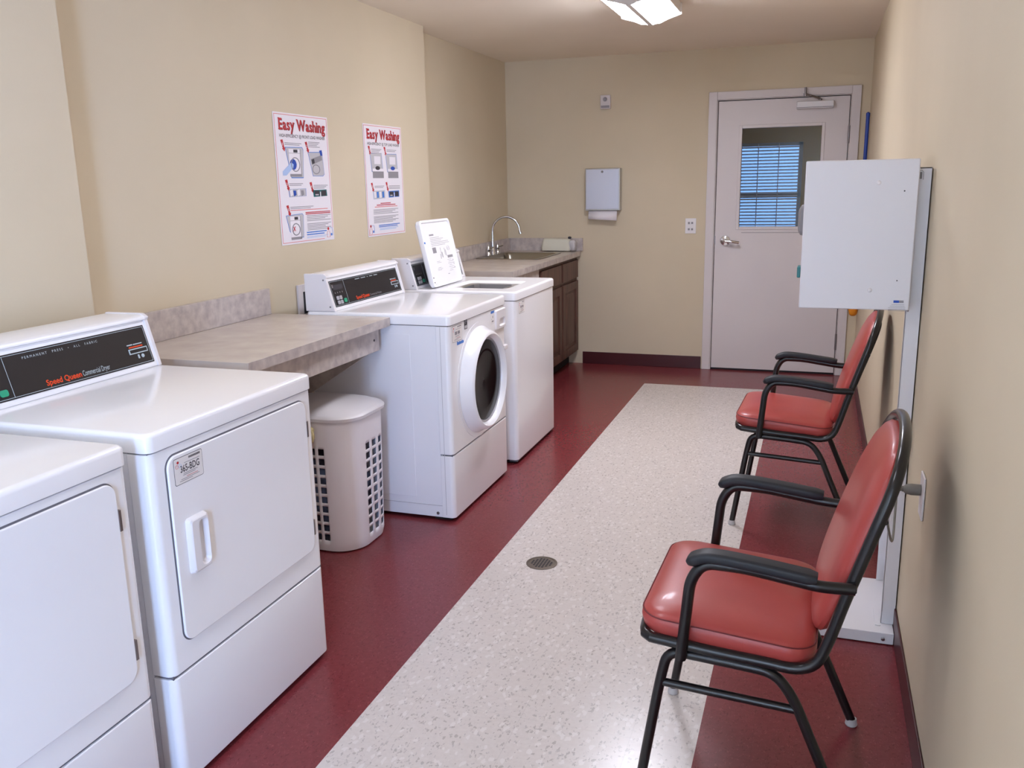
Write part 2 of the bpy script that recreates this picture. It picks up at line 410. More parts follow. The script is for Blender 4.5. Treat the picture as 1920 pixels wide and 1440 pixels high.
# ------------------------------------------------------------------ washing machines and dryers
def machine(root, y0, w, xf, zt, px, split=.300, toe=.016):
    """the shell all four machines share; px = x of the console's foot"""
    y1 = y0 + w; yb = -2.09
    g = .003
    r = .022
    m = MB(); m.box(yb + .01, xf - .06, y0 + .004, y1 - .004, toe, zt - .048); m.box(yb + .02, xf - .03, y0 + .02, y1 - .02, .012, toe)
    for a in (y0 + .05, y1 - .05):
        for b in (yb + .06, xf - .09): m.lathe([(.018, 0), (.018, .03)], (b, a, 0), seg=10)
    obj('cabinet', m, [M['white2']], root, bevel=.004)
    def plan(x0, x1, a0, a1, r, n=6):
        P = [(x0, a0)]
        for k in range(n + 1):
            t = -PI / 2 + PI / 2 * k / n; P.append((x1 - r + r * math.cos(t), a0 + r + r * math.sin(t)))
        for k in range(n + 1):
            t = PI / 2 * k / n; P.append((x1 - r + r * math.cos(t), a1 - r + r * math.sin(t)))
        P.append((x0, a1)); return P
    m = MB(); P = plan(xf - .061, xf, y0, y1, r)
    m.loft([[top.p(a, b, h) for a, b in P] for h in (split + g, zt - .048)]); fp = obj('front_panel', m, M['white'], root, bevel=.003, angle=50)
    m = MB(); m.loft([[top.p(a, b, h) for a, b in P] for h in (toe, split - g)]); obj('lower_panel', m, M['white'], root, bevel=.004, angle=50)
    for a in ((xf - .05, xf - .006, split - g - .002, split + g + .002), (xf - .4, xf - .008, zt - .052, zt - .04)):
        m = MB(); m.box(a[0], a[1], y0 + .006, y1 - .006, a[2], a[3]); obj('panel_gap', m, M['seam'], root)
    m = MB(); m.box(xf - .1, xf - .02, y0 + .01, y1 - .01, .006, toe); obj('toe_recess', m, M['dark'], root)
    # console
    zt2 = zt + .158
    prof = [(px, zt), (px - .040, zt + .140), (px - .030, zt + .143), (px - .032, zt + .152), (px - .045, zt2), (yb - .0, zt2), (yb, zt)]
    m = MB()
    fr = Fr((0, y0 + .012, 0), (1, 0, 0), (0, 0, 1))
    m.loft([[Vector((a, y, b)) for a, b in prof] for y in (y0 + .008, y1 - .008)], smooth=False)
    cs = obj('console', m, M['white'], root, bevel=.004)
    for yy, s in ((y0 + .002, -1), (y1 - .002, 1)):
        prof2 = [(px + .004, zt), (px - .034, zt + .140), (px - .028, zt + .150), (px - .045, zt2 + .003), (yb, zt2 + .003), (yb, zt)]
        m = MB(); m.loft([[Vector((a, y, b)) for a, b in prof2] for y in (yy, yy - s * .016)], smooth=False); 
        ec = obj('end_cap', m, M['plasw'], cs, bevel=.003)
        m = MB()
    for a, b in ((px - .018, zt + .02), (px - .045, zt + .135)):
        m = MB(); m.lathe([(.0038, 0), (.0038, -.002), (.0015, -.003)], (a, y0 + .002, b), axis='y', seg=10)
        obj('screw', m, M['greyp'], cs)
    d = Vector((-.040, 0, .140)).normalized()
    return fp, cs, Fr((px, y0, zt), (0, 1, 0), d)
def slab_top(root, y0, w, xf, zt, mats=None, hole=None):
    y1 = y0 + w; P = rr(-2.09, xf + .004, y0 - .001, y1 + .001, .02, 5); r = .012
    loops = []
    for k in range(6):
        t = PI / 2 * k / 5; i = r * (1 - math.cos(t)); h = zt - r + r * math.sin(t)
        Q = rr(-2.09 + i, xf + .004 - i, y0 - .001 + i, y1 + .001 - i, .02 - i * .6, 5); loops.append([Vector((a, b, h)) for a, b in Q])
    m = MB(); bottom = [Vector((a, b, zt - .044)) for a, b in P]
    if not hole:
        m.loft([bottom] + loops)
        return obj('top', m, M['white'], root)
    m.loft([bottom] + loops, cap=False)
    Hn = rr(*hole, .035, 5)
    n = len(Hn); L1 = loops[-1]; L2 = [Vector((a, b, zt)) for a, b in Hn]
    i = .006; H3 = rr(hole[0] + i, hole[1] - i, hole[2] + i, hole[3] - i, .03, 5); L3 = [Vector((a, b, zt - .006)) for a, b in H3]
    i = .02; H4 = rr(hole[0] + i, hole[1] - i, hole[2] + i, hole[3] - i, .03, 5); L4 = [Vector((a, b, zt - .012)) for a, b in H4]
    m.loft([L1, L2], cap=False, smooth=False); m.loft([L2, L3, L4], cap=False)
    m.add(bottom, [tuple(range(n))], 0, False)
    o = obj('top', m, M['white'], root)
    c = ((hole[0] + hole[1]) / 2 - .01, (hole[2] + hole[3]) / 2)
    # basin floor with the round tub mouth
    m = MB(); circ = []
    for a, b in H4:
        t = math.atan2(b - c[1], a - c[0]); circ.append(Vector((c[0] + .15 * math.cos(t), c[1] + .16 * math.sin(t), zt - .015)))
    m.loft([L4, circ, [p - Vector((0, 0, .3)) for p in circ]], cap=False); m.add([p - Vector((0, 0, .3)) for p in circ], [tuple(range(n))], 0, False)
    obj('tub', m, M['steel'], root, label='dark metal tub inside the open lid')
    return o
def console_face(cs, fr, w, name, full=True, bright=True):
    """black facia with its lines, lettering, slot and keys"""
    a0, a1, b0, b1 = .026, w - .026, .016, .132
    m = MB(); m.prism(rr(a0, a1, b0, b1, .002), fr, 0, .0012); f = obj('facia', m, M['black'], cs)
    h = .0016
    m = MB(); e = .004; t = .0012
    def ln(x0, x1, y0, y1): m.prism([(x0, y0), (x1, y0), (x1, y1), (x0, y1)], fr, h - .0004, h)
    ln(a0 + e, a1 - e, b1 - e - t, b1 - e); ln(a0 + e, a1 - e, b0 + e, b0 + e + t); ln(a1 - e - t, a1 - e, b0 + e, b1 - e); ln(a0 + e, a0 + e + t, b0 + e, b1 - e)
    ln(.145, .145 + t, b0 + e, b1 - e)
    obj('outline', m, M['consline'], f)
    m = MB(); text(m, fr, 'Speed Queen', w * (.368 if full else .31), w * (.545 if full else .485), b0 + .012, h, .022, bold=.02); obj('lettering', m, M['orangered'], f, label='orange red lettering')
    m = MB(); text(m, fr, name, w * (.552 if full else .495), w * (.70 if full else .66), b0 + .012, h, .022 if full else .016); obj('lettering', m, M['consline' if full else 'pgrey'], f, label='pale grey lettering'); m = MB()
    if full: text(m, fr, 'P E R M A N E N T      P R E S S      •      A L L      F A B R I C', w * .30, w * .68, b1 - .021, h, .0095)
    else:
        for q0, q1 in ((.36, .42), (.44, .50), (.525, .535), (.56, .60), (.62, .67)): m.prism(rr(w * q0, w * q1, b1 - .0155, b1 - .0125, .001), fr, h - .0004, h)
    obj('lettering', m, M['consline'], f, label='pale grey lettering')
    m = MB(); s0 = w * .83
    m.prism(rr(s0, s0 + .075, .052, .068, .001), fr, h - .0004, h + .002); sl = obj('coin_slot', m, M['consline'], f)
    m = MB(); m.prism(rr(s0 + .003, s0 + .072, .055, .065, .001), fr, h + .0015, h + .0022); obj('slot_mouth', m, M['black'], sl)
    m = MB(); m.lathe([(.006, 0), (.005, .002)], (0, 0, 0), seg=12)
    m2 = MB(); m2.add([fr.p(s0 + .05 + v.x, .042 + v.y, h + v.z) for v in m.v], m.f); m2.prism(rr(s0 + .03, s0 + .036, .036, .048, .001), fr, h, h + .001)
    obj('lock', m2, M['consline'], f)
    m = MB(); m.prism(rr(s0 + .005, s0 + .062, .071, .075, .001), fr, h - .0004, h); obj('price_marking', m, M['orangered'], f)
    m = MB(); m.prism(rr(s0, s0 + .022, .079, .0825, .001), fr, h - .0004, h); m.prism(rr(s0 + .025, s0 + .062, .079, .0820, .001), fr, h - .0004, h); obj('price_marking', m, M['consline'], f)
    # keys and display at the left
    m = MB(); m.prism(rr(.046, .128, .09, .112, .002), fr, h - .0004, h); obj('display', m, M['pink'], f)
    for i, (x, y) in enumerate(((.05, .045), (.075, .045), (.05, .025), (.075, .025))):
        m = MB(); m.prism(rr(x, x + .021, y, y + .017, .004), fr, h - .0004, h + .0025); obj('key', m, M['greyl'], f, bevel=.001)
    m = MB(); m.prism(rr(.106, .13, .028, .046, .006), fr, h - .0004, h + .003); obj('start_key', m, M['green'], f, bevel=.001, label='green start key')
    m = MB()
    for k in range(4): m.prism(rr(.05 + k * .02, .056 + k * .02, .074, .08, .001), fr, h - .0004, h)
    m.prism(rr(.04, .05, .1, .115, .003), fr, h - .0004, h)
    obj('indicator', m, M['greyp'], f)
def sticker(parent, fr, a0, a1, b0, b1, code=None, name='label', scale=1):
    m = MB(); m.prism(rr(a0, a1, b0, b1, .004), fr, 0, .0006, 0); e = .0012
    w_, h_ = a1 - a0, b1 - b0
    m2 = MB(); m2.prism(rr(a0 - e, a1 + e, b0 - e, b1 + e, .005), fr, 0, .0003); 
    s = obj('sticker', m, M['label'], parent); obj('border', m2, M['pink'], s)
    k = MB()
    h = .0009
    if code: text(k, fr, code, a0 + w_ * .2, a1 - w_ * .12, b0 + h_ * .42, h, h_ * .38, bold=.012)
    else:
        k.prism([(a0 + w_ * .25, b0 + h_ * .42), (a0 + w_ * .48, b0 + h_ * .42), (a0 + w_ * .48, b0 + h_ * .62), (a0 + w_ * .25, b0 + h_ * .62)], fr, .0006, h)
        k.prism([(a0 + w_ * .54, b0 + h_ * .42), (a0 + w_ * .78, b0 + h_ * .42), (a0 + w_ * .78, b0 + h_ * .62), (a0 + w_ * .54, b0 + h_ * .62)], fr, .0006, h)
    for i in range(14): k.prism([(a0 + w_ * (.52 + i * .03), b0 + h_ * .86), (a0 + w_ * (.538 + i * .03), b0 + h_ * .86), (a0 + w_ * (.538 + i * .03), b0 + h_ * .94), (a0 + w_ * (.52 + i * .03), b0 + h_ * .94)], fr, .0006, h)
    obj('print', k, M['pink'] if code else M['pgrey'], s)
    k = MB()
    for y, x0, x1 in ((.34, .3, .8), (.28, .28, .72), (.14, .2, .85), (.08, .15, .6), (.74, .35, .9)): k.prism([(a0 + w_ * x0, b0 + h_ * y), (a0 + w_ * x1, b0 + h_ * y), (a0 + w_ * x1, b0 + h_ * (y + .02)), (a0 + w_ * x0, b0 + h_ * (y + .02))], fr, .0006, h)
    obj('print', k, M['pgrey'], s)
    k = MB(); k.prism(rr(a0 + w_ * .1, a0 + w_ * .17, b0 + h_ * .8, b0 + h_ * .9, .003), fr, .0006, h); obj('emblem', k, M['red'], s)
    k = MB(); k.prism(rr(a0 + w_ * .4, a0 + w_ * .8, b0 + h_ * .2, b0 + h_ * .215, .0005), fr, .0006, h)
    obj('emblem', k, M['red'], s)
    for x in (.09, .2):
        k = MB(); k.tube([fr.p(a0 + w_ * (x + .05 * math.cos(t)), b0 + h_ * (.7 + .07 * math.sin(t)), h) for t in [2 * PI * i / 12 for i in range(12)]], .0004, 5, closed=True)
        obj('emblem', k, M['redl'] if x < .1 else M['plblue'], s)
    return s

WD = .679; XD = -1.381; ZD = .902
def dryer(y0, label):
    root = thing('clothes_dryer', label, 'dryer', (-1.75, y0 + WD / 2, 0), None)
    fp, cs, fr = machine(root, y0, WD, XD, ZD, -1.908)
    slab_top(root, y0, WD, XD, ZD); console_face(cs, fr, WD, 'Commercial Dryer')
    f = front(XD, y0)
    a0, a1, b0, b1 = .050, .632, .372, .833
    m = MB(); m.prism(rr(a0 - .0035, a1 + .0035, b0 - .0035, b1 + .0035, .034, 8), f, -.001, .0008); obj('door_groove_shade', m, M['seam'], fp)  # grey sheet behind the door, painting the shade in the groove around it
    m = MB(); m.prism(rr(a0, a1, b0, b1, .03, 8), f, 0, .0075); dr = obj('door', m, M['white'], root, bevel=.003, segs=3, angle=50)
    m = MB()
    for z in (.744, .44):
        k = MB(); k.box(XD, XD + .008, y0 + a1 - .001, y0 + a1 + .007, z - .024, z + .024); obj('hinge', k, M['hinge'], root, bevel=.001, label='small bare metal hinge')
    # moulded pull
    h0 = .0075; A0, A1, B0, B1 = .086, .158, .532, .672
    loops = [[f.p(a, b, h) for a, b in rr(A0 + i, A1 - i, B0 + i, B1 - i, .008, 4)] for h, i in ((h0, 0), (.019, .003), (.022, .007))]
    I = [[f.p(a, b, h) for a, b in rr(A0 + .03 + i, A1 - .008 - i, B0 + .012 + i, B1 - .012 - i, .012, 4)] for h, i in ((.022, 0), (.018, .002), (.0085, .006))]
    m = MB(); m.loft(loops, cap=False); m.loft([loops[-1], I[0]], cap=False, smooth=False); m.loft(I, cap=False); m.add(I[-1], [tuple(range(len(I[-1])))], 0, False)
    obj('handle', m, M['plasw'], dr)
    return root, dr, f
r2, d2, f2 = dryer(1.505, 'white front-loading dryer with a 365-BDG label, between the folding counter and the nearest dryer')
sticker(d2, Fr((XD + .0075, 1.505, 0), (0, 1, 0), (0, 0, 1)), .069, .168, .761, .823, '365-BDG')
r1, d1, f1 = dryer(.762, 'nearest white dryer, cut off by the left edge of the photo')

# front-load washer
Y0, WW, XW, ZW = 3.31, .700, -1.418, .906
rw = thing('washing_machine', 'white front-loading washer with a round dark glass door', 'washing machine', (-1.76, Y0 + WW / 2, 0))
fp, cs, fr = machine(rw, Y0, WW, XW, ZW, -1.950)
slab_top(rw, Y0, WW, XW, ZW); console_face(cs, fr, WW, 'Commercial Washer', full=False)
m = MB(); m.box(-1.4595, -1.4575, Y0 - .0006, Y0 + .003, .03, ZW - .05); m.box(-2.07, -1.46, Y0 + .0028, Y0 + .0042, .068, .0705)
obj('side_seam', m, M['pgreyl'], rw)
m = MB()
m.box(-1.80, -1.60, Y0 + .0022, Y0 + .0042, .10, .82); obj('side_emboss', m, M['white2'], rw, bevel=.0018)
m = MB(); m.lathe([(.007, 0), (.007, -.003), (.003, -.004)], (-1.50, Y0 + .004, .034), axis='y', seg=12); obj('screw', m, M['hinge'], rw)
yc, zc = Y0 + .333, .566
m = MB(); m.lathe([(.24, 0), (.243, .004), (.24, .01), (.228, .03), (.222, .05), (.215, .058), (.209, .060), (.203, .056), (.196, .045), (.193, .034)], (XW, yc, zc), axis='x', seg=64, cap=False)
m.lathe([(.262, -.001), (.262, .0014), (.24, .002)], (XW, yc, zc), axis='x', seg=64, cap=False)
dd = obj('door_ring', m, M['white'], rw)
m = MB(); m.lathe([(.1935, .026), (.1935, .036), (.186, .037), (.184, .032), (.17, .03)], (XW, yc, zc), axis='x', seg=56, cap=False); obj('chrome_rim', m, M['greyl'], dd)
m = MB(); m.lathe([(.186, .030), (.176, .036), (.13, .030), (.06, .024), (0.001, .022)], (XW, yc, zc), axis='x', seg=48, cap=False); obj('door_glass', m, M['glass_dark'], dd, label='dark round glass')
f = front(XW, Y0)
m = MB(); m.prism(rr(.648, .682, .645, .668, .008), f, 0, .020); obj('door_latch', m, M['plasw'], dd, bevel=.005)
A0, A1, B0, B1 = .555, .690, .755, .848
loops = [[f.p(a, b, h) for a, b in rr(A0 + i, A1 - i, B0 + i, B1 - i, .006, 4)] for h, i in ((0, 0), (.006, .001), (.009, .004))]
I = [[f.p(a, b, h) for a, b in rr(A0 + .04 + i, A1 - .014 - i, B0 + .012 + i, B0 + .05 - i, .014, 4)] for h, i in ((.009, 0), (.005, .002), (.001, .006))]
m = MB(); m.loft(loops, cap=False); m.loft([loops[-1], I[0]], cap=False, smooth=False); m.loft(I, cap=False); m.add(I[-1], [tuple(range(len(I[-1])))], 0, False)
obj('detergent_drawer', m, M['plasw'], rw)
fs = front(XW, Y0)
sticker(rw, fs, .036, .140, .785, .852, None)
m = MB(); m.prism(rr(.170, .204, .820, .862, .002), fs, 0, .0008, 0); s1 = obj('energy_sticker', m, M['pink'], rw)
m = MB(); m.prism(rr(.173, .201, .823, .836, .001), fs, .0008, .001); m.tube([fs.p(.187 + .009 * math.cos(t), .85 + .007 * math.sin(t), .0012) for t in [2 * PI * i / 12 * .7 for i in range(12)]], .0009, 5); obj('print', m, M['pgreyl'], s1)
m = MB(); m.prism(rr(.50, .545, .795, .852, .002), fs, 0, .0008); s1 = obj('sticker', m, M['label'], rw)
m = MB(); m.prism(rr(.50, .545, .840, .852, .002), fs, .0008, .001); obj('print', m, M['pblue'], s1)
m = MB(); m.prism(rr(.522, .529, .818, .828, .002), fs, .0008, .001); m.prism(rr(.508, .512, .81, .816, .002), fs, .0008, .001); m.prism(rr(.51, .535, .80, .806, .001), fs, .0008, .001); obj('print', m, M['pgrey'], s1)
m = MB()
for i, hh in enumerate((.016, .012, .014, .012, .012, .014, .011)): m.prism(rr(.083 + i * .011, .0925 + i * .011, .766, .766 + hh, .002), fs, 0, .0006)
lt = obj('blue_mark', m, M['pblue'], rw, label='small blue lettering')

# top-load washer with its lid up
Y2, W2, X2, Z2 = 4.150, .684, -1.411, .902
rt = thing('washing_machine', 'white top-loading washer with its lid standing open', 'washing machine', (-1.75, Y2 + W2 / 2, 0))
fp, cs, fr = machine(rt, Y2, W2, X2, Z2, -1.953, split=.0181, toe=.018)
for o in list(rt.children):
    if o.name.startswith(('lower_panel', 'panel_gap')):
        if o.name.startswith('lower_panel'): bpy.data.objects.remove(o)
slab_top(rt, Y2, W2, X2, Z2, hole=(-1.845, -1.50, Y2 + .125, Y2 + .485)); console_face(cs, fr, W2, 'Commercial Washer', full=False)
f = front(X2, Y2)
sticker(rt, f, .054, .146, .785, .846, None)
# lid : leans back against the console
lo = Vector((-1.872, Y2 + .055, Z2 + .006)); up = Vector((-.078, 0, .345)).normalized()
fl_ = Fr(lo, (0, 1, 0), up); LW, LH = .395, .352
m = MB()
P0 = rr(0, LW, 0, LH, .022, 5)
loops = [[fl_.p(a, b, h) for a, b in rr(i, LW - i, i, LH - i, .022, 5)] for h, i in ((-.034, .03), (-.030, .008), (-.02, 0), (0, 0), (.002, .003))]
I = [[fl_.p(a, b, h) for a, b in rr(i, LW - i, i, LH - i, .018, 5)] for h, i in ((.002, .012), (-.006, .016))]
m.loft(loops, cap=False); m.add(loops[0], [tuple(range(len(P0)))], 0, False); m.loft([loops[-1], I[0]], cap=False, smooth=False); m.loft(I, cap=False); m.add(I[-1], [tuple(range(len(P0)))], 0, False)
lid = obj('lid', m, M['white'], rt, label='lid standing open with printed instructions')
m = MB(); m.lathe([(.008, 0), (.008, .004), (.003, .006)], (0, 0, 0), seg=12)
for a, b in ((.006, .235), (.012, .05), (.014, .025)):
    k = MB(); s_ = .7 if b > .1 else .45
    k.add([fl_.p(a + v.x * s_, b + v.y * s_, v.z * s_ + .0015) for v in m.v], m.f); obj('rubber_stop', k, M['pblue'] if b > .1 else M['pink'], lid)
k = MB(); h = -.0055
def bar(k, fr, a0, a1, b0, b1, h): k.prism([(a0, b0), (a1, b0), (a1, b1), (a0, b1)], fr, h - .0006, h)
bar(k, fl_, .10, .155, .268, .276, h)
for i, (x0, x1) in enumerate(((.10, .22), (.10, .27), (.10, .24), (.10, .33), (.1, .34), (.1, .28))): bar(k, fl_, x0, x1, .256 - i * .0085, .258 - i * .0085, h)
bar(k, fl_, .10, .145, .175, .205, h)
bar(k, fl_, .275, .345, .138, .152, h)
for a0, a1, b0, b1 in ((.2, .203, .15, .2), (.21, .217, .145, .175), (.185, .19, .14, .165), (.25, .253, .155, .195), (.262, .266, .15, .185)): bar(k, fl_, a0, a1, b0, b1, h)
k.tube([fl_.p(.305 + .016 * math.cos(t), .19 + .012 * math.sin(t), h) for t in [2 * PI * i / 14 for i in range(14)]], .0006, 5, closed=True)
text(k, fl_, 'X', .297, .313, .185, h, .014)
for i in range(5): bar(k, fl_, .12 - .01 * (i > 2), .16 + .015 * (i % 2), .128 - i * .0065 - .02 * (i > 1), .1295 - i * .0065 - .02 * (i > 1), h)
for i in range(7): bar(k, fl_, .262 + .012 * (i % 2), .31 + .02 * (i % 3), .128 - i * .01, .1295 - i * .01, h)
for i in range(3): bar(k, fl_, .335, .34, .118 - i * .02, .126 - i * .02, h)
bar(k, fl_, .23, .25, .052, .055, h)
obj('printed_instructions', k, M['pgrey'], lid, label='black and grey printed instructions')

# ------------------------------------------------------------------ counters
XC, ZC = -1.683, .892
m = MB(); m.box(XL + .002, XC, 2.308, 3.303, ZC - .036, ZC)
rc = thing('folding_counter', 'grey laminate folding counter fixed between the 365-BDG dryer and the front-loading washer', 'counter', (-1.98, 2.8, 0))
obj('worktop', m, M['lamtop'], rc, bevel=.0015)
m = MB(); m.box(XC - .0005, XC + .0015, 2.309, 3.302, ZC - .036, ZC - .0005); obj('front_edge', m, M['lam'], rc)
m = MB(); m.box(XL + .002, XL + .022, 2.212, 3.285, ZC + .0005, ZC + .112); obj('backsplash', m, M['lam'], rc, bevel=.0015)
m = MB(); m.box(XC - .05, XC - .032, 2.32, 3.26, ZC - .134, ZC - .0365); m.box(XL + .003, XC - .0505, 3.243, 3.26, ZC - .134, ZC - .0365); m.box(XL + .003, XC - .0505, 2.32, 2.336, ZC - .134, ZC - .0365)
m.add([(XC - .052, 3.242, ZC - .134), (XC - .052, 3.258, ZC - .134), (XL + .003, 3.258, ZC - .134), (XL + .003, 3.242, ZC - .134), (XL + .003, 3.258, .42), (XL + .003, 3.242, .42)], [(0, 1, 2, 3), (3, 2, 4, 5), (0, 3, 5), (1, 4, 2), (0, 5, 4, 1)], 0, False)
ap = obj('apron', m, M['lam'], rc, bevel=.001)
m = MB(); m.lathe([(.005, 0), (.005, .002), (.002, .003)], (XC - .032, 3.215, ZC - .085), axis='x', seg=10); obj('screw', m, M['pink'], ap)

# white wall box (supply box) behind the washer
rb = thing('wall_outlet_box', 'recessed white supply box on the wall behind the front-loading washer', 'wall box', (XL + .01, 3.62, .84))
m = MB()
for a in ((3.525, 3.565, .83, .99), (3.565, 3.73, .955, .99), (3.70, 3.74, .83, .955), (3.565, 3.70, .83, .85)): m.box(XL + .001, XL + .012, *a)
obj('frame', m, M['trimw'], rb, bevel=.002)
m = MB(); m.box(XL + .001, XL + .004, 3.565, 3.70, .85, .955); obj('recess', m, M['gap'], rb)
m = MB(); m.tube([(XL + .03, 3.60, .86), (XL + .03, 3.60, .93)], .012, 10); m.tube([(XL + .004, 3.60, .9), (XL + .04, 3.60, .9)], .006, 8); obj('valve', m, M['steel'], rb)

# sink counter
XS1, ZS, YS0 = -1.758, .903, 5.125
rs = thing('sink_counter', 'grey laminate sink counter in the far left corner', 'counter', (-2.05, 6.0, 0))
kx0, kx1, ky0, ky1 = -2.30, -1.86, 5.99, 6.54
m = MB(); z0 = ZS - .038
m.box(XS + .002, kx0, YS0, D - .002, z0, ZS); m.box(kx1, XS1, YS0, D - .002, z0, ZS); m.box(kx0, kx1, YS0, ky0, z0, ZS); m.box(kx0, kx1, ky1, D - .002, z0, ZS)
obj('worktop', m, M['lamtop'], rs)
m = MB(); m.box(XS + .002, XS + .022, YS0 + .0, D - .002, ZS + .0005, ZS + .1); m.box(XS + .0225, XS1 + .018, D - .022, D - .002, ZS + .0005, ZS + .1)
obj('backsplash', m, M['lam'], rs, bevel=.0015)
m = MB(); m.box(XS1 - .0005, XS1 + .002, YS0, D - .024, z0, ZS - .0005); obj('front_edge', m, M['lam'], rs)
m = MB(); m.box(XS1 - .04, XS1 - .022, YS0 + .01, 5.745, z0 - .10, z0 - .0005); obj('apron', m, M['lam'], rs)
# sink basin
rk = thing('sink', 'stainless steel sink set in the grey corner counter', 'sink', (-2.08, 6.265, ZS))
n_ = 5
def L(x0, x1, y0, y1, r, z): return [Vector((a, b, z)) for a, b in rr(x0, x1, y0, y1, r, n_)]
m = MB(); e = .018
m.loft([L(kx0 - e - .022, kx1 + e, ky0 - e, ky1 + e, .04, ZS + .0005), L(kx0 - e - .019, kx1 + e - .003, ky0 - e + .003, ky1 + e - .003, .04, ZS + .006), L(kx0 + .01, kx1 - .01, ky0 + .01, ky1 - .01, .04, ZS + .004),
        L(kx0 + .02, kx1 - .02, ky0 + .02, ky1 - .02, .05, ZS - .02), L(kx0 + .035, kx1 - .035, ky0 + .035, ky1 - .035, .05, ZS - .165), L(kx0 + .06, kx1 - .06, ky0 + .06, ky1 - .06, .05, ZS - .18)], cap=False)
m.add(L(kx0 + .06, kx1 - .06, ky0 + .06, ky1 - .06, .05, ZS - .18), [tuple(range(24))], 0, False)
obj('basin', m, M['sinksteel'], rk)
m = MB(); m.lathe([(.0, ZS - .1795), (.035, ZS - .1795), (.04, ZS - .177), (.04, ZS - .1785)], (-2.08, 6.265, 0), seg=20); obj('strainer', m, M['chrome'], rk)
ZS0 = ZS; ZS = ZS + .0068
rf = thing('faucet', 'chrome gooseneck faucet with two small handles', 'faucet', (-2.325, 6.33, ZS))
fx, fy = -2.313, 6.30
m = MB(); arc = [(fx, fy, ZS + .001), (fx, fy, 1.07)] + [(fx + .1 - .1 * math.cos(t), fy + .02 * (1 - math.cos(t)), 1.09 + .1 * math.sin(t)) for t in [PI * i / 14 for i in range(15)]] + [(fx + .208, fy + .045, 1.065)]
m.tube(arc, [.016, .0095] + [.0095] * (len(arc) - 3) + [.013], 12); m.lathe([(.024, ZS + .001), (.022, ZS + .012), (.014, ZS + .05), (.0095, ZS + .09)], (fx, fy, 0), seg=18)
obj('spout', m, M['chrome'], rf)
for s_ in (-1, 1):
    m = MB(); m.lathe([(.022, ZS + .001), (.02, ZS + .012), (.012, ZS + .03), (.017, ZS + .042), (.014, ZS + .055), (.006, ZS + .075), (.003, ZS + .082)], (fx, fy + s_ * .1, 0), seg=18)
    m.tube([(fx, fy + s_ * .1, ZS + .05), (fx + .045, fy + s_ * .105, ZS + .062)], [.006, .004], 8)
    obj('handle', m, M['chrome'], rf)
ZS = ZS0
# towel on the counter
m = MB(); P = []
def blob(m, c, sx, sy, sz, seed, mi=0, seg=20, rings=12, amp=.12):
    rnd = random.Random(seed); ph = [rnd.uniform(0, 6.28) for _ in range(6)]
    loops = []
    for i in range(1, rings):
        t = PI * i / rings; Lp = []
        for k in range(seg):
            q = 2 * PI * k / seg
            w = 1 + amp * (math.sin(3 * q + ph[0]) * math.sin(2 * t + ph[1]) + .6 * math.sin(5 * q + ph[2] + 3 * t) + .4 * math.sin(7 * q + ph[3]) * math.sin(4 * t + ph[4]))
            se = lambda v, e=.6: math.copysign(abs(v) ** e, v)
            Lp.append(Vector((c[0] + sx * w * se(math.cos(q)) * math.sin(t) ** .7, c[1] + sy * w * se(math.sin(q)) * math.sin(t) ** .7, c[2] + sz * se(math.cos(t), .8))))
        loops.append(Lp)
    m.loft(loops, mi)
rtw = thing('folded_towel', 'off-white folded cloth bundle against the corner backsplash', 'cloth', (-1.92, 6.74, ZS))
m = MB(); fw_ = Fr((-1.925, 6.72, ZS + .002), (1, 0, 0), (0, 1, 0))
lp = []
for h, i, dx in ((0, .002, 0), (.02, 0, 0), (.06, .003, .004), (.085, .01, .006), (.093, .025, .006)):
    lp.append([Vector((-1.93 + a * (1 - i) + dx, 6.735 + b, ZS + .007 + h + .002 * math.sin(a * 40))) for a, b in rr(-.125 + i * .5, .105 - i * .5, -.04 + i, .04 - i, .02, 5)])
m.loft(lp); obj('folded_body', m, M['towel'], rtw)
m = MB(); blob(m, (-1.805, 6.735, ZS + .046), .028, .035, .044, 4, amp=.18); obj('crumpled_end', m, M['pgreyl'], rtw, label='grey crumpled end')
m = MB(); blob(m, (-1.832, 6.735, ZS + .106), .012, .014, .010, 9); obj('dark_tip', m, M['pink'], rtw)

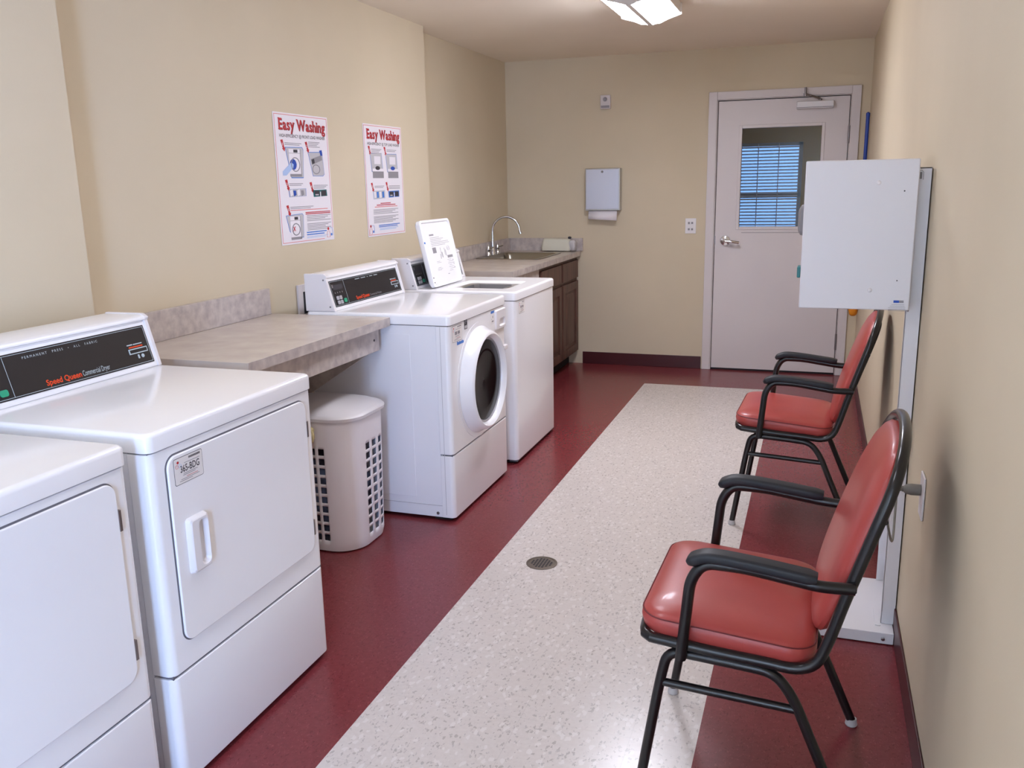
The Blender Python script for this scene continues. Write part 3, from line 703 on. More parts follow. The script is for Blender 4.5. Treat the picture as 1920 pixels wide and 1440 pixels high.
# base cabinet under the sink counter
XF = -1.792
rcab = thing('base_cabinet', 'brown wooden base cabinet under the sink counter', 'cabinet', (-2.05, 6.27, 0))
ya, yb_ = 5.755, D - .012
m = MB(); m.box(XS + .03, XF, ya, yb_, .10, .68); m.box(-1.86, XF, ya, yb_, .68, z0 - .002); m.box(XS + .03, -1.87, ya, ya + .018, .68, z0 - .002); m.box(XS + .03, -1.87, yb_ - .018, yb_, .68, z0 - .002)
m.box(XS + .03, XF - .07, ya, yb_, 0.002, .10); obj('carcass', m, M['wood'], rcab)
m = MB(); m.box(XF - .0695, XF - .066, ya, yb_, .003, .098); obj('toe_kick', m, M['dark'], rcab)
f = front(XF)
for (q0, q1) in ((5.80, 6.295), (6.335, 6.775)):
    m = MB(); m.prism([(q0, .70), (q1, .70), (q1, .838), (q0, .838)], f, .0005, .018); obj('drawer', m, M['wood'], rcab, bevel=.004)
    m = MB(); 
    for a in ((q0, q0 + .06, .115, .675), (q1 - .06, q1, .115, .675), (q0 + .06, q1 - .06, .115, .175), (q0 + .06, q1 - .06, .615, .675)): m.prism([(a[0], a[2]), (a[1], a[2]), (a[1], a[3]), (a[0], a[3])], f, .0005, .018)
    m.prism([(q0 + .06, .175), (q1 - .06, .175), (q1 - .06, .615), (q0 + .06, .615)], f, .0005, .008)
    Q0 = [(q0 + .085, .20), (q1 - .085, .20), (q1 - .085, .59), (q0 + .085, .59)]; Q1 = [(q0 + .11, .225), (q1 - .11, .225), (q1 - .11, .565), (q0 + .11, .565)]
    m.loft([[f.p(a, b, .008) for a, b in Q0], [f.p(a, b, .015) for a, b in Q1]], smooth=False)
    obj('door', m, M['wood'], rcab, bevel=.002)

# ------------------------------------------------------------------ posters
def poster(y0, y1, z0, z1, label, kind):
    root = thing('poster', label, 'poster', (XL + .001, (y0 + y1) / 2, z0), None)
    W, H = y1 - y0, z1 - z0
    f = Fr((XL + .002, y0, z1), (0, 1, 0), (0, 0, 1))
    def q(k, u0, u1, v0, v1, h=.0010): k.prism([(u0 * W, -v1 * H), (u1 * W, -v1 * H), (u1 * W, -v0 * H), (u0 * W, -v0 * H)], f, h - .0003, h)
    def poly(k, pts, h=.0010): k.prism([(u * W, -v * H) for u, v in pts], f, h - .0003, h)
    m = MB(); m.prism([(0, -H), (W, -H), (W, 0), (0, 0)], f, -.0005, .0005); sh = obj('sheet', m, M['paper'], root)
    k = MB(); e = .018; t = .006
    q(k, e, 1 - e, .012, .016); q(k, e, .8 if kind == 'front' else 1 - e, .982, .986); q(k, e, e + t, .012, .986); q(k, 1 - e - t, 1 - e, .012, .90 if kind == 'front' else .986)
    obj('border', k, M['redl'], sh)
    k = MB(); serif_text(k, f, 'Easy Washing', .095 * W, .945 * W, -.128 * H, .0010, .118 * H)
    obj('heading_shadow', k, M['darkred'], sh)
    k = MB(); serif_text(k, f, 'Easy Washing', .085 * W, .935 * W, -.125 * H, .0014, .118 * H)
    obj('heading', k, M['red'], sh, label='red bold heading')
    k = MB(); text(k, f, 'HIGH-EFFICIENCY @ %s LOAD WASHER' % ('FRONT' if kind == 'front' else 'TOP'), .09 * W, .93 * W, -.182 * H, .0010, .034 * H, bold=.01); obj('subtitle', k, M['pink'], sh)
    def arrow(u, v, n):
        k = MB(); poly(k, [(u, v), (u + .04, v - .005), (u + .062, v + .055), (u + .075, v + .053), (u + .062, v + .085), (u + .022, v + .062), (u + .035, v + .060)]); a = obj('arrow', k, M['red'], sh)
        k = MB(); text(k, f, n, (u + (.027 if n == '1' else .02)) * W, (u + (.034 if n == '1' else .042)) * W, -(v + .042) * H, .0014, .032 * H); obj('number', k, M['paper'], a)
    def lines(u0, u1, v, n, mt='pgrey', dv=.012, th=.005, vary=True):
        k = MB()
        for i in range(n): q(k, u0, u1 - (.08 * ((i * 7) % 3) * (u1 - u0) * 1.5 if vary else 0), v + i * dv, v + i * dv + th)
        obj('small_print', k, M[mt], sh)
    def frame(pts, ins=.018, mt='pblue'):
        k = MB(); poly(k, pts, .0009); a = obj('picture', k, M[mt], sh)
        cu = sum(p[0] for p in pts) / len(pts); cv = sum(p[1] for p in pts) / len(pts)
        k = MB(); poly(k, [(cu + (u - cu) * (1 - 2.6 * ins), cv + (v - cv) * (1 - 2.6 * ins)) for u, v in pts], .0012); obj('picture_ground', k, M['pgreyl'], a); return a
    def washer(u0, u1, v0, v1, blue=False, cross=False):
        k = MB(); poly(k, [(u0, v0), (u1, v0), (u1, v1), (u0, v1)], .0014); a = obj('washer_picture', k, M['paper'], sh)
        k = MB(); q(k, u0, u1, v0 + .03, v0 + .033, .0016); q(k, u1 - .01, u1, v0, v1, .0016); q(k, u0, u1, v1 - .02, v1, .0016); obj('washer_shade', k, M['pgrey'], a)
        k = MB(); q(k, u0 + .4 * (u1 - u0), u0 + .75 * (u1 - u0), v0 + .004, v0 + .026, .0017); obj('washer_screen', k, M['pink'], a)
        cu, cv = (u0 + u1) / 2, v0 + (v1 - v0) * .56; ru, rv = (u1 - u0) * .36, (v1 - v0) * .25
        k = MB(); k.tube([f.p((cu + ru * math.cos(t)) * W, -(cv + rv * math.sin(t)) * H, .0018) for t in [2 * PI * i / 20 for i in range(20)]], .0022, 6, closed=True); obj('washer_door_ring', k, M['pgrey'], a)
        k = MB(); poly(k, [(cu + ru * .8 * math.cos(t) - (.04 if blue else 0), cv + rv * .8 * math.sin(t)) for t in [2 * PI * i / 16 for i in range(16)]], .0021); obj('washer_drum', k, M['pblue2' if blue else 'paper'], a)
        if cross:
            k = MB(); text(k, f, 'X', (cu - ru * .9) * W, (cu - ru * .1) * W, -(cv + .012) * H, .0024, .05 * H, bold=.03); obj('cross_mark', k, M['red'], a)
    if kind == 'front':
        arrow(.10, .205, '1'); lines(.17, .47, .222, 2); lines(.60, .82, .205, 4)
        frame([(.17, .255), (.48, .25), (.50, .27), (.47, .49), (.25, .49)]); washer(.23, .44, .268, .478, blue=True)
        k = MB(); poly(k, [(.10, .44), (.26, .37), (.30, .385), (.29, .41), (.16, .47), (.10, .47)], .0023); obj('hand_picture', k, M['plblue'], sh)
        arrow(.535, .21, '2'); frame([(.58, .285), (.86, .28), (.88, .46), (.85, .475), (.65, .475)])
        k = MB(); poly(k, [(.63, .34), (.84, .305), (.85, .345), (.65, .385)], .0014); obj('panel_picture', k, M['pgrey'], sh)
        k = MB(); poly(k, [(.64, .345), (.69, .336), (.70, .37), (.65, .38)], .0017); obj('panel_screen', k, M['pink'], sh)
        k = MB(); k.tube([f.p((.72 + .07 * math.cos(t)) * W, -(.42 + .035 * math.sin(t)) * H, .0016) for t in [2 * PI * i / 18 for i in range(18)]], .002, 6, closed=True); obj('ring_picture', k, M['pgrey'], sh)
        k = MB(); poly(k, [(.80, .27), (.85, .265), (.86, .31), (.82, .31)], .0019); obj('cap_picture', k, M['pblue2'], sh)
        arrow(.13, .505, '3'); lines(.20, .45, .53, 2); frame([(.18, .575), (.5, .57), (.5, .63), (.19, .635)], mt='pblue')
        for i, (u, mt) in enumerate(((.2, 'paper'), (.26, 'pblue2'), (.33, 'paper'), (.4, 'pgrey'))):
            k = MB(); poly(k, [(u, .585), (u + .05, .575 + .01 * (i % 2)), (u + .055, .62), (u + .01, .63)], .0017); obj('bottle_picture', k, M[mt], sh)
        arrow(.575, .525, '4'); lines(.65, .93, .545, 3); k = MB(); poly(k, [(.63, .585), (.9, .582), (.91, .635), (.64, .64)], .0010); a = obj('panel_picture', k, M['teal'], sh)
        k = MB(); q(k, .66, .755, .59, .632, .0014); q(k, .79, .885, .59, .632, .0014); obj('panel_screen', k, M['pink'], a)
        k = MB(); [q(k, .675 + i * .022, .688 + i * .022, .618, .628, .0018) for i in range(3)]; q(k, .765, .78, .6, .66, .0018); obj('panel_keys', k, M['paper'], a)
        arrow(.12, .70, '5'); lines(.19, .62, .71, 2); lines(.19, .9, .735, 1, 'redl')
        frame([(.10, .775), (.40, .765), (.42, .78), (.40, .955), (.30, .955), (.15, .90)]); washer(.17, .36, .785, .965, cross=True)
        lines(.46, .95, .757, 2, 'red', .012, .007, False); lines(.48, .95, .785, 4, 'pgrey', .013); lines(.48, .95, .85, 5, 'pgrey', .012)
        lines(.46, .85, .915, 2, 'pblue', .018, .009); lines(.46, .88, .952, 2, 'plblue', .009, .004)
        bx = .885
    else:
        for n, u in (('1', .12), ('2', .52)):
            arrow(u - .02, .195, n); lines(u + .06, u + .32, .215, 4 if n == '1' else 2)
            frame([(u + .02, .255), (u + .32, .25), (u + .34, .41), (u + .05, .42)])
            k = MB(); q(k, u + .07, u + .35, .41, .475, .0014); obj('washer_picture', k, M['pgrey'], sh); k = MB(); q(k, u + .07, u + .35, .39, .415, .0016); q(k, u + .12, u + .28, .28, .35, .0016); obj('washer_top_picture', k, M['paper'], sh)
            k = MB(); poly(k, [(u + .2 + .06 * math.cos(t), .385 + .018 * math.sin(t)) for t in [2 * PI * i / 14 for i in range(14)]], .002); obj('tub_picture', k, M['pink' if n == '1' else 'pblue2'], sh)
        arrow(.13, .52, '3'); lines(.22, .47, .545, 2); frame([(.17, .59), (.48, .585), (.48, .66), (.18, .665)], mt='plblue')
        for i, (u, mt) in enumerate(((.19, 'paper'), (.26, 'pblue'), (.33, 'paper'), (.4, 'pblue'))):
            k = MB(); poly(k, [(u, .60), (u + .05, .595), (u + .055, .65), (u + .01, .655)], .0017); obj('bottle_picture', k, M[mt], sh)
        arrow(.51, .515, '4'); lines(.6, .9, .545, 3, vary=False); k = MB(); poly(k, [(.57, .595), (.87, .59), (.87, .65), (.58, .655)], .0010); a = obj('panel_picture', k, M['pblue'], sh)
        k = MB(); q(k, .60, .71, .60, .645, .0014); q(k, .75, .85, .60, .645, .0014); obj('panel_screen', k, M['pink'], a)
        k = MB(); [q(k, .62 + i * .022, .633 + i * .022, .63, .64, .0018) for i in range(3)]; q(k, .72, .735, .61, .67, .0018); obj('panel_keys', k, M['paper'], a)
        lines(.35, .62, .70, 1, 'red', th=.008); lines(.25, .75, .715, 1, 'red', th=.008); lines(.2, .8, .732, 1, 'redl', th=.006)
        lines(.16, .82, .758, 4, 'pgrey', .012); lines(.16, .82, .82, 6, 'pgrey', .011); lines(.28, .85, .90, 2, 'pblue', .014, .008); lines(.3, .8, .93, 2, 'plblue', .012, .006)
        bx = .07
    k = MB(); poly(k, [(bx + .018 * math.cos(t), .905 + .013 * math.sin(t)) for t in [2 * PI * i / 14 for i in range(14)]], .0014); obj('bottle_emblem', k, M['red'], sh)
    k = MB(); k.tube([f.p((bx + u) * W, -v * H, .0012) for u, v in ((-.02, .925), (.02, .925), (.03, .95), (.03, .975), (-.03, .975), (-.03, .95))], .0008, 5, closed=True); obj('bottle_emblem', k, M['redl'], sh)
    k = MB(); k.tube([f.p((bx + u) * W, -v * H, .0012) for u, v in ((.03, .90), (.08, .90), (.09, .93), (.085, .965))], .0008, 5); q(k, bx + .045, bx + .075, .945, .965, .0012); obj('bottle_emblem', k, M['pblue'], sh)
poster(3.437, 3.896, 1.178, 1.757, 'red-headed washing poster about the front-load washer, left of the two wall posters', 'front')
poster(4.253, 4.706, 1.165, 1.752, 'red-headed washing poster about the top-load washer, above the open lid', 'top')

# ------------------------------------------------------------------ things on the back wall
rd = thing('wall_mounted_towel_dispenser', 'metal paper towel dispenser on the back wall above the sink counter', 'towel dispenser', (-1.58, D - .05, 1.2))
dx0, dx1, dz0, dz1, dd_ = -1.700, -1.438, 1.215, 1.527, .085
m = MB(); m.box(dx0 - .004, dx1 + .004, D - dd_ + .006, D - .001, dz0, dz1 + .004); obj('housing', m, M['steel'], rd, bevel=.004)
m = MB(); m.box(dx0 + .004, dx1 - .004, D - dd_, D - dd_ + .0055, dz0 + .012, dz1 - .004); cv = obj('cover', m, mat('dispenser_face', '#c2c5d2', .35, metal=.5), rd, bevel=.003)
m = MB(); m.lathe([(.009, 0), (.009, -.004), (.004, -.006)], ((dx0 + dx1) / 2, D - dd_, dz1 - .022), axis='y', seg=16); obj('lock', m, M['greyp'], cv)
m = MB(); m.add([(dx0 + .02, D - dd_ + .02, dz0 - .001), (dx1 - .02, D - dd_ + .02, dz0 - .001), (dx1 - .02, D - dd_ + .005, dz0 - .075), (dx0 + .02, D - dd_ + .005, dz0 - .062)], [(0, 1, 2, 3)], 0, False); obj('paper_towel', m, M['paper'], rd, solid=.004)
rst = thing('wall_alarm', 'small white alarm box high on the back wall', 'alarm', (-1.56, D - .02, 1.96))
m = MB(); m.box(-1.60, -1.522, D - .03, D - .001, 1.965, 2.066); obj('housing', m, M['trimw'], rst, bevel=.006)
m = MB(); m.lathe([(.016, 0), (.014, -.008), (.001, -.009)], (-1.563, D - .03, 2.035), axis='y', seg=16); obj('lens', m, M['pgrey'], rst)
m = MB(); m.box(-1.593, -1.529, D - .0315, D - .0302, 1.972, 1.99); obj('grille', m, M['pgrey'], rst)
rsw = thing('switch_plate', 'white switch plate beside the door', 'light switch', (-.906, D - .01, 1.036))
m = MB(); m.box(-.946, -.866, D - .007, D - .001, 1.037, 1.150); obj('plate', m, M['plasw'], rsw, bevel=.002)
for zz in (1.115, 1.068):
    m = MB(); m.box(-.925, -.912, D - .014, D - .007, zz - .006, zz + .008); m.box(-.901, -.888, D - .014, D - .007, zz - .006, zz + .008); obj('toggle', m, M['pgrey'], rsw)
# blue-handled duster hanging by the back right corner
rbm = thing('hanging_duster', 'blue-poled duster with an orange head hanging beside the door, partly behind the white cabinet', 'duster', (.28, 6.66, .47))
m = MB(); m.tube([(.2775, 6.65, .55), (.2835, 6.68, 1.845)], .0125, 14); m.lathe([(.0135, 1.83), (.0135, 1.85), (.004, 1.858)], (.2835, 6.68, 0), seg=14); obj('handle', m, M['blue'], rbm, label='blue pole')
m = MB(); blob(m, (.268, 6.655, .52), .030, .030, .055, 3, amp=.08); obj('head', m, M['orange'], rbm, label='orange duster head')

# ------------------------------------------------------------------ hamper
rh = thing('laundry_hamper', 'off-white plastic laundry hamper with square holes and a lid, under the folding counter', 'hamper', (-1.86, 3.03, 0))
hx0, hx1, hy0, hy1 = -2.075, -1.650, 2.862, 3.205
def hloop(t, grow=0):
    s = .955 + .045 * t; cx, cy = (hx0 + hx1) / 2, (hy0 + hy1) / 2; a, b = (hx1 - hx0) / 2 * s + grow, (hy1 - hy0) / 2 * s + grow
    r = .115
    L_ = [4 * 0]; P = []
    # perimeter by arc length, equal spacing
    segs = [('l', (a, -(b - r)), (a, b - r)), ('c', (a - r, b - r), 0), ('l', (a - r, b), (-(a - r), b)), ('c', (-(a - r), b - r), 1), ('l', (-a, b - r), (-a, -(b - r))), ('c', (-(a - r), -(b - r)), 2), ('l', (-(a - r), -b), (a - r, -b)), ('c', (a - r, -(b - r)), 3)]
    lens = [abs(s_[1][0] - s_[2][0]) + abs(s_[1][1] - s_[2][1]) if s_[0] == 'l' else PI / 2 * r for s_ in segs]
    tot = sum(lens); N = 198
    for k in range(N):
        d = tot * k / N; i = 0
        while d > lens[i]: d -= lens[i]; i += 1
        s_ = segs[i]; q = d / lens[i]
        if s_[0] == 'l': p = (s_[1][0] + (s_[2][0] - s_[1][0]) * q, s_[1][1] + (s_[2][1] - s_[1][1]) * q)
        else:
            an = PI / 2 * (s_[2] + q); p = (s_[1][0] + r * math.cos(an), s_[1][1] + r * math.sin(an))
        P.append((cx + p[0], cy + p[1], p[0] / a, p[1] / b))
    return P
HH = .556; rows = [0, .006, .03, .052]; z = .052
ph = .0395
for i in range(10): rows += [z + .0135, z + .027, z + ph]; z += ph
rows += [.47, .50, .53, HH]
m = MB(); nz = len(rows); N = 198
loops = []
for i, z in enumerate(rows):
    g = -.02 if i == 0 else (-.004 if i == 1 else 0)
    loops.append([(p[0], p[1], z) for p in hloop(z / HH, g)])
ref = hloop(.5)
vs = [v for L_ in loops for v in L_]; fs = []
cx, cy = (hx0 + hx1) / 2, (hy0 + hy1) / 2
def holecol(k):
    p0, p1 = ref[k], ref[(k + 1) % N]
    c = ((p0[0] + p1[0]) / 2, (p0[1] + p1[1]) / 2)
    if abs(c[0] - cx) > (hx1 - hx0) / 2 - .03 and c[1] > cy - .055 and c[1] < cy + .11:
        return int((c[1] - (cy - .055)) / .0068) % 8 < 5
    if abs(c[1] - cy) > (hy1 - hy0) / 2 - .022 and c[0] < cx + .09:
        return int((cx + .09 - c[0]) / .0068) % 6 < 4
    return False
for i in range(nz - 1):
    hr = 3 <= i < 33 and (i - 3) % 3 != 2
    for k in range(N):
        if hr and holecol(k): continue
        j = (k + 1) % N; fs.append((i * N + k, i * N + j, (i + 1) * N + j, (i + 1) * N + k))
fs.append(tuple(range(N)))
m.add(vs, fs); obj('basket', m, M['hamp'], rh, solid=.003)
m = MB(); LP = []
for z, g in ((HH - .012, .006), (HH - .010, .010), (HH + .002, .012), (HH + .010, .006), (HH + .013, -.004)): LP.append([(p[0], p[1], z) for p in hloop(1, g)])
for q, z in ((.9, .022), (.75, .030), (.55, .035), (.3, .038), (.02, .039)): LP.append([(cx + (p[0] - cx) * q, cy + (p[1] - cy) * q, HH + z) for p in hloop(1, -.004)])
m.loft(LP, cap=False); m.add(LP[-1], [tuple(range(N))]); m.loft([LP[0], [(p[0], p[1], HH + .001) for p in hloop(1, .002)]], cap=False); obj('lid', m, M['plasw'], rh)
m = MB(); blob(m, (-1.865, 3.03, .215), .165, .125, .20, 5, amp=.06, seg=30, rings=18)
single('laundry_pile', m, M['cloth'], 'bluish grey laundry heaped inside the plastic hamper', 'laundry')['kind'] = 'stuff'
m = MB(); blob(m, (-1.812, 2.825, .500), .024, .016, .034, 12, amp=.2); m.loft([[(-1.828, 2.83, z), (-1.806, 2.832, z), (-1.806, 2.836, z), (-1.828, 2.834, z)] for z in (.001, .3, .48)], smooth=False)
single('cleaning_rag', m, M['cream'], 'cream rag hanging between the hamper and the 365-BDG dryer', 'rag')

# ------------------------------------------------------------------ chairs
def P3(y): return lambda x, z: Vector((x, y, z))
def make_chair():
    root = thing('armchair', 'red vinyl armchair in the foreground, cut off by the bottom of the photo', 'chair', (-.08, 2.035, 0))
    yc = 2.035; HW = .232
    prof = [(-.300, .425), (-.249, .421), (-.162, .414), (-.05, .408), (.012, .405), (.052, .425), (.074, .478), (.103, .582), (.142, .712), (.152, .745)]
    # one continuous tube: seat rail, up the back, round the top
    side = smoothpath([Vector((x, -1, z)) for x, z in prof], 4)
    def bw(z):  # half width of the frame at height z : narrows over the top of the back
        return HW if z < .60 else HW
    pathR = []
    for p in side: pathR.append(Vector((p.x, yc - HW, p.z)))
    arc = []
    for i in range(1, 20):
        t = PI * i / 20; y = -math.cos(t) * HW; z = .745 + .163 * math.sin(t) ** .62; arc.append(Vector((.152 + (z - .745) * .31, yc + y, z)))
    pathL = [Vector((p.x, 2 * yc - p.y, p.z)) for p in reversed(pathR)]
    frontc = [Vector((-.300 - .028 * math.sin(PI * i / 12) ** .5, yc + HW * math.cos(PI * i / 12), .425 + .003)) for i in range(1, 12)]
    m = MB(); m.tube(pathR + arc + pathL + frontc, .0125, 12, closed=True); obj('frame', m, M['tube'], root)
    # legs : each side an inverted U split at the middle of its top bar
    for s in (-1, 1):
        y = yc + s * (HW - .002); yo = yc + s * (HW + .004)
        a = fillet([(-.326, yo, .012), (-.279, y, .318), (-.262, y, .399), (-.12, y, .392)], [.05, .035], 6)
        b = fillet([(-.12, y, .392), (-.03, y, .386), (.010, y, .335), (.150, yo, .012)], [.05, .04], 6)
        for nm, pth, ft in (('front_leg', a, a[0]), ('rear_leg', b, b[-1])):
            m = MB(); m.tube(pth, .0118, 12); lg = obj(nm, m, M['tube'], root)
            m = MB(); m.lathe([(.0135, .0), (.016, .004), (.013, .02)], (ft.x, ft.y, 0), seg=14); obj('glide', m, M['glide'], lg, label='clear plastic glide')
        m = MB(); m.tube([(-.279, y, .318), (.024, y, .305)], .0095, 10); obj('stretcher', m, M['tube'], root)
        m = MB(); m.lathe([(.004, 0), (.004, .012)], (-.292, y, .225), axis='x', seg=8); obj('stud', m, M['glide'], root)
        ya = yc + s * (HW + .026)
        pa = fillet([(-.230, ya - s * .006, .395), (-.212, ya, .59), (-.185, ya, .632), (-.10, ya, .632), (.05, ya, .612), (.118, ya - s * .008, .612)], [.03, .035, .03, .02], 6)
        m = MB(); m.tube(pa, .0125, 12, flat=1); m.tube([(-.230, ya, .40), (-.230, ya - s * .026, .40)], .009, 8); m.tube([(.112, ya, .612), (.114, ya - s * .026, .612)], .010, 10)
        ar = obj('arm', m, M['tube'], root)
        m = MB(); pp = smoothpath([Vector(q) for q in ((-.218, ya, .630), (-.198, ya, .643), (-.165, ya, .650), (-.08, ya, .644), (.045, ya, .629))], 5)
        lp = []
        for i, p in enumerate(pp):
            k = min(1, .55 + i * .16, .8 + (len(pp) - 1 - i) * .2); w = .022 * k; h = .012 * k
            t = (pp[min(i + 1, len(pp) - 1)] - pp[max(i - 1, 0)]).normalized(); up = Vector((-t.z, 0, t.x))
            lp.append([p + Vector((0, 1, 0)) * a_ + up * b_ for a_, b_ in rr(-w, w, -h, h, .009, 4)])
        m.loft(lp); obj('arm_pad', m, M['pad'], ar, label='matt black arm pad')
    # seat cushion
    m = MB(); cx0, cx1 = -.325, .045; lp = []
    def SQ(g, z, tilt=.0):
        out = []
        for a_, b_ in rr(cx0 + g, cx1 - g, yc - HW + .008 + g, yc + HW - .008 - g, .06, 8):
            u = (a_ - cx0) / (cx1 - cx0)
            out.append(Vector((a_, b_, z - .028 * u)))
        return out
    for g, z in ((.03, .420), (.008, .423), (-.004, .436), (-.008, .458), (-.006, .472), (-.0035, .475)): lp.append(SQ(g, z))
    for k in range(1, 9):
        t = k / 8; lp.append(SQ(-.0035 + .115 * t ** 1.6, .475 + .024 * math.sin(PI / 2 * t) ** .9))
    m.loft(lp); st = obj('seat', m, M['vinyl'], root, label='red vinyl seat cushion')
    m = MB(); m.tube(SQ(-.0055, .4735), .0018, 6, closed=True); obj('seam', m, mat('dark_red_welt', '#6a2225', .5), st)
    m = MB(); m.box(-.300, .0, yc - HW + .03, yc + HW - .03, .404, .424); obj('seat_board', m, M['dark'], st)
    # back cushion : an oval pad leaning with the frame
    o = Vector((.124, yc, .662)); up = Vector((.325, 0, 1)).normalized(); nrm = Vector((-up.z, 0, up.x))
    m = MB(); lp = []
    HB, WB = .238, HW - .013
    def OV(k, h):
        out = []
        for i in range(48):
            t = 2 * PI * i / 48; a_ = math.copysign(abs(math.cos(t)) ** .60, math.cos(t)) * WB * k; b_ = math.copysign(abs(math.sin(t)) ** .70, math.sin(t)) * HB * k
            bow = .004 * (1 - (b_ / HB) ** 2)
            out.append(o + Vector((0, a_, 0)) + up * b_ + nrm * (h + bow))
        return out
    for k, h in ((.86, -.016), (.97, -.011), (1, 0), (.995, .010), (.96, .018), (.88, .026), (.74, .032), (.5, .036), (.22, .038)): lp.append(OV(k, h))
    m.loft(lp); bk = obj('backrest', m, M['vinyl'], root, label='red vinyl back cushion')
    m = MB(); m.loft([OV(.9, -.019), OV(.88, -.023)]); obj('back_board', m, M['tube'], bk)
    for b_ in (-.16, .1):
        p = o + up * b_ - nrm * .012
        m = MB(); m.tube([p + Vector((0, -HW + .006, 0)), p + Vector((0, HW - .006, 0))], .006, 8)
        obj('back_bar', m, M['tube'], root)
    return root
ch1 = make_chair()
def dup(root, loc, rz, label):
    r = root.copy(); COL.objects.link(r); r.location = loc; r.rotation_euler = (0, 0, rz); r['label'] = label
    for c in list(root.children):
        d = c.copy(); COL.objects.link(d); d.parent = r
        for g in list(c.children):
            e = g.copy(); COL.objects.link(e); e.parent = d
    return r
ch1.rotation_euler = (0, 0, math.radians(-1.5)); ch1['group'] = 'red vinyl armchairs along the right wall'
ch2 = dup(ch1, (-.022, 3.845, 0), math.radians(-2.5), 'red vinyl armchair beyond the white kiosk, nearer the door')

# ------------------------------------------------------------------ card kiosk
rkk = thing('card_kiosk', 'white metal card kiosk cabinet on a floor stand against the right wall', 'kiosk', (.18, 2.95, 0))
m = MB(); m.box(-.041, .262, 2.752, 3.05, 1.050, 1.476); cb = obj('cabinet', m, M['kiosk'], rkk, bevel=.004)
fk = face_back(2.752)
def dome(m, x, z, r, y, h): m.lathe([(r, 0), (r * .95, -h * .5), (r * .6, -h * .9), (.0008, -h)], (x, y, z), axis='y', seg=18)
for x, z in ((.157, 1.412), (.153, 1.107)):
    m = MB(); dome(m, x, z, .0065, 2.752, .004); obj('bolt', m, M['plasw'], cb)
m = MB(); m.lathe([(.0022, .0), (.0022, -.0006)], (.226, 2.752, 1.388), axis='y', seg=8); m.lathe([(.002, .0), (.002, -.0006)], (.224, 2.752, 1.136), axis='y', seg=8); obj('screw_hole', m, M['pink'], cb)
m = MB()
m.prism([(.219, 1.072), (.234, 1.072), (.234, 1.079), (.219, 1.079)], fk, 0, .0008); s_ = obj('sticker_heading', m, M['pblue2'], cb)
m = MB(); m.prism([(.2345, 1.072), (.246, 1.072), (.246, 1.079), (.2345, 1.079)], fk, 0, .0008); obj('sticker_heading', m, M['pgrey'], cb)
m = MB()
for i in range(5): e = .004 * min(i, 2); m.prism([(.214 - e, 1.067 - i * .0045), (.248 + e * .4, 1.067 - i * .0045), (.248 + e * .4, 1.0662 - i * .0045), (.214 - e, 1.0662 - i * .0045)], fk, 0, .0007)
obj('sticker_print', m, M['pgrey'], cb)
m = MB(); m.lathe([(.004, 0), (.004, .004)], (.258, 2.757, 1.047), seg=8); obj('corner_screw', m, M['hinge'], cb)
m = MB(); m.prism(rr(-.02, .08, 0, .1, .012), Fr((-.041, 2.84, 1.26), (0, -1, 0), (0, 0, 1)), 0, .0135)
m = MB(); m.loft([[Vector((-.041 - d, y, z)) for y, z in rr(2.80 + i, 2.92 - i, 1.26 + i, 1.35 - i, .015, 4)] for d, i in ((0, 0), (.008, .002), (.014, .012), (.0155, .02))]); obj('card_reader', m, M['greyp'], cb, label='grey card reader housing')
m = MB(); m.box(-.052, -.041, 2.80, 2.86, 1.135, 1.168); obj('button', m, M['teal'], cb, bevel=.003, label='teal button block')
m = MB(); m.box(.257, .2975, 2.800, 2.803, .0405, 1.452); m.box(.2945, .2975, 2.803, 3.13, .0405, 1.452); m.box(.262, .2975, 3.127, 3.13, .0405, .32); m.box(.257, .2975, 2.80, 3.0, 1.448, 1.452)
m.box(.257, .260, 2.80, 2.815, .0405, 1.452)
m.box(.2625, .294, 2.815, 3.05, 1.09, 1.43)
po = obj('post', m, M['kiosk'], rkk, bevel=.001)
fp2 = face_back(2.7995)
m = MB(); m.tube([fp2.p(a, b, 0) for a, b in ((.262, 1.418), (.262, 1.438), (.266, 1.443), (.272, 1.443), (.276, 1.438), (.276, 1.418))], .0008, 6); m.prism([(.2665, 1.42), (.2725, 1.42), (.2725, 1.439), (.2665, 1.439)], fp2, 0, .0006); obj('hook_mark', m, M['greyp'], po)
m = MB(); m.box(.0, .293, 2.735, 3.14, .003, .040); bp_ = obj('base_plate', m, M['kiosk'], rkk, bevel=.002)
m = MB(); m.lathe([(.006, 0), (.006, -.003), (.003, -.004)], (.262, 2.735, .02), axis='y', seg=12); obj('bolt', m, M['hinge'], bp_)
m = MB(); m.box(.24, .2565, 2.78, 2.90, .0402, .043); obj('foot_flange', m, M['kiosk'], rkk); 
# wall outlet and plug
ro = thing('wall_outlet', 'white wall outlet on the right wall behind the foreground chair', 'wall outlet', (R - .005, 2.41, .555))
m = MB(); m.box(R - .0065, R - .001, 2.375, 2.447, .552, .668); obj('plate', m, M['plasw'], ro, bevel=.002)
rp = thing('power_plug', 'grey power plug and cord in the right wall outlet', 'plug', (R - .02, 2.42, .61))
m = MB(); m.lathe([(.015, -.0075), (.0155, -.03), (.013, -.042), (.009, -.048)], (R, 2.42, .622), axis='x', seg=18); 
for i in range(4): m.lathe([(.0075 - i * .0007, -.048 - i * .006), (.0078 - i * .0007, -.052 - i * .006), (.005, -.054 - i * .006)], (R, 2.42, .622), axis='x', seg=14)
obj('plug_body', m, M['plug'], rp)
m = MB(); m.tube(smoothpath([(R - .06, 2.42, .622), (R - .09, 2.42, .615), (R - .085, 2.46, .55), (R - .05, 2.60, .40), (R - .035, 2.72, .45), (R - .03, 2.79, .70)], 6), .0035, 8); obj('cord', m, M['plug'], rp)

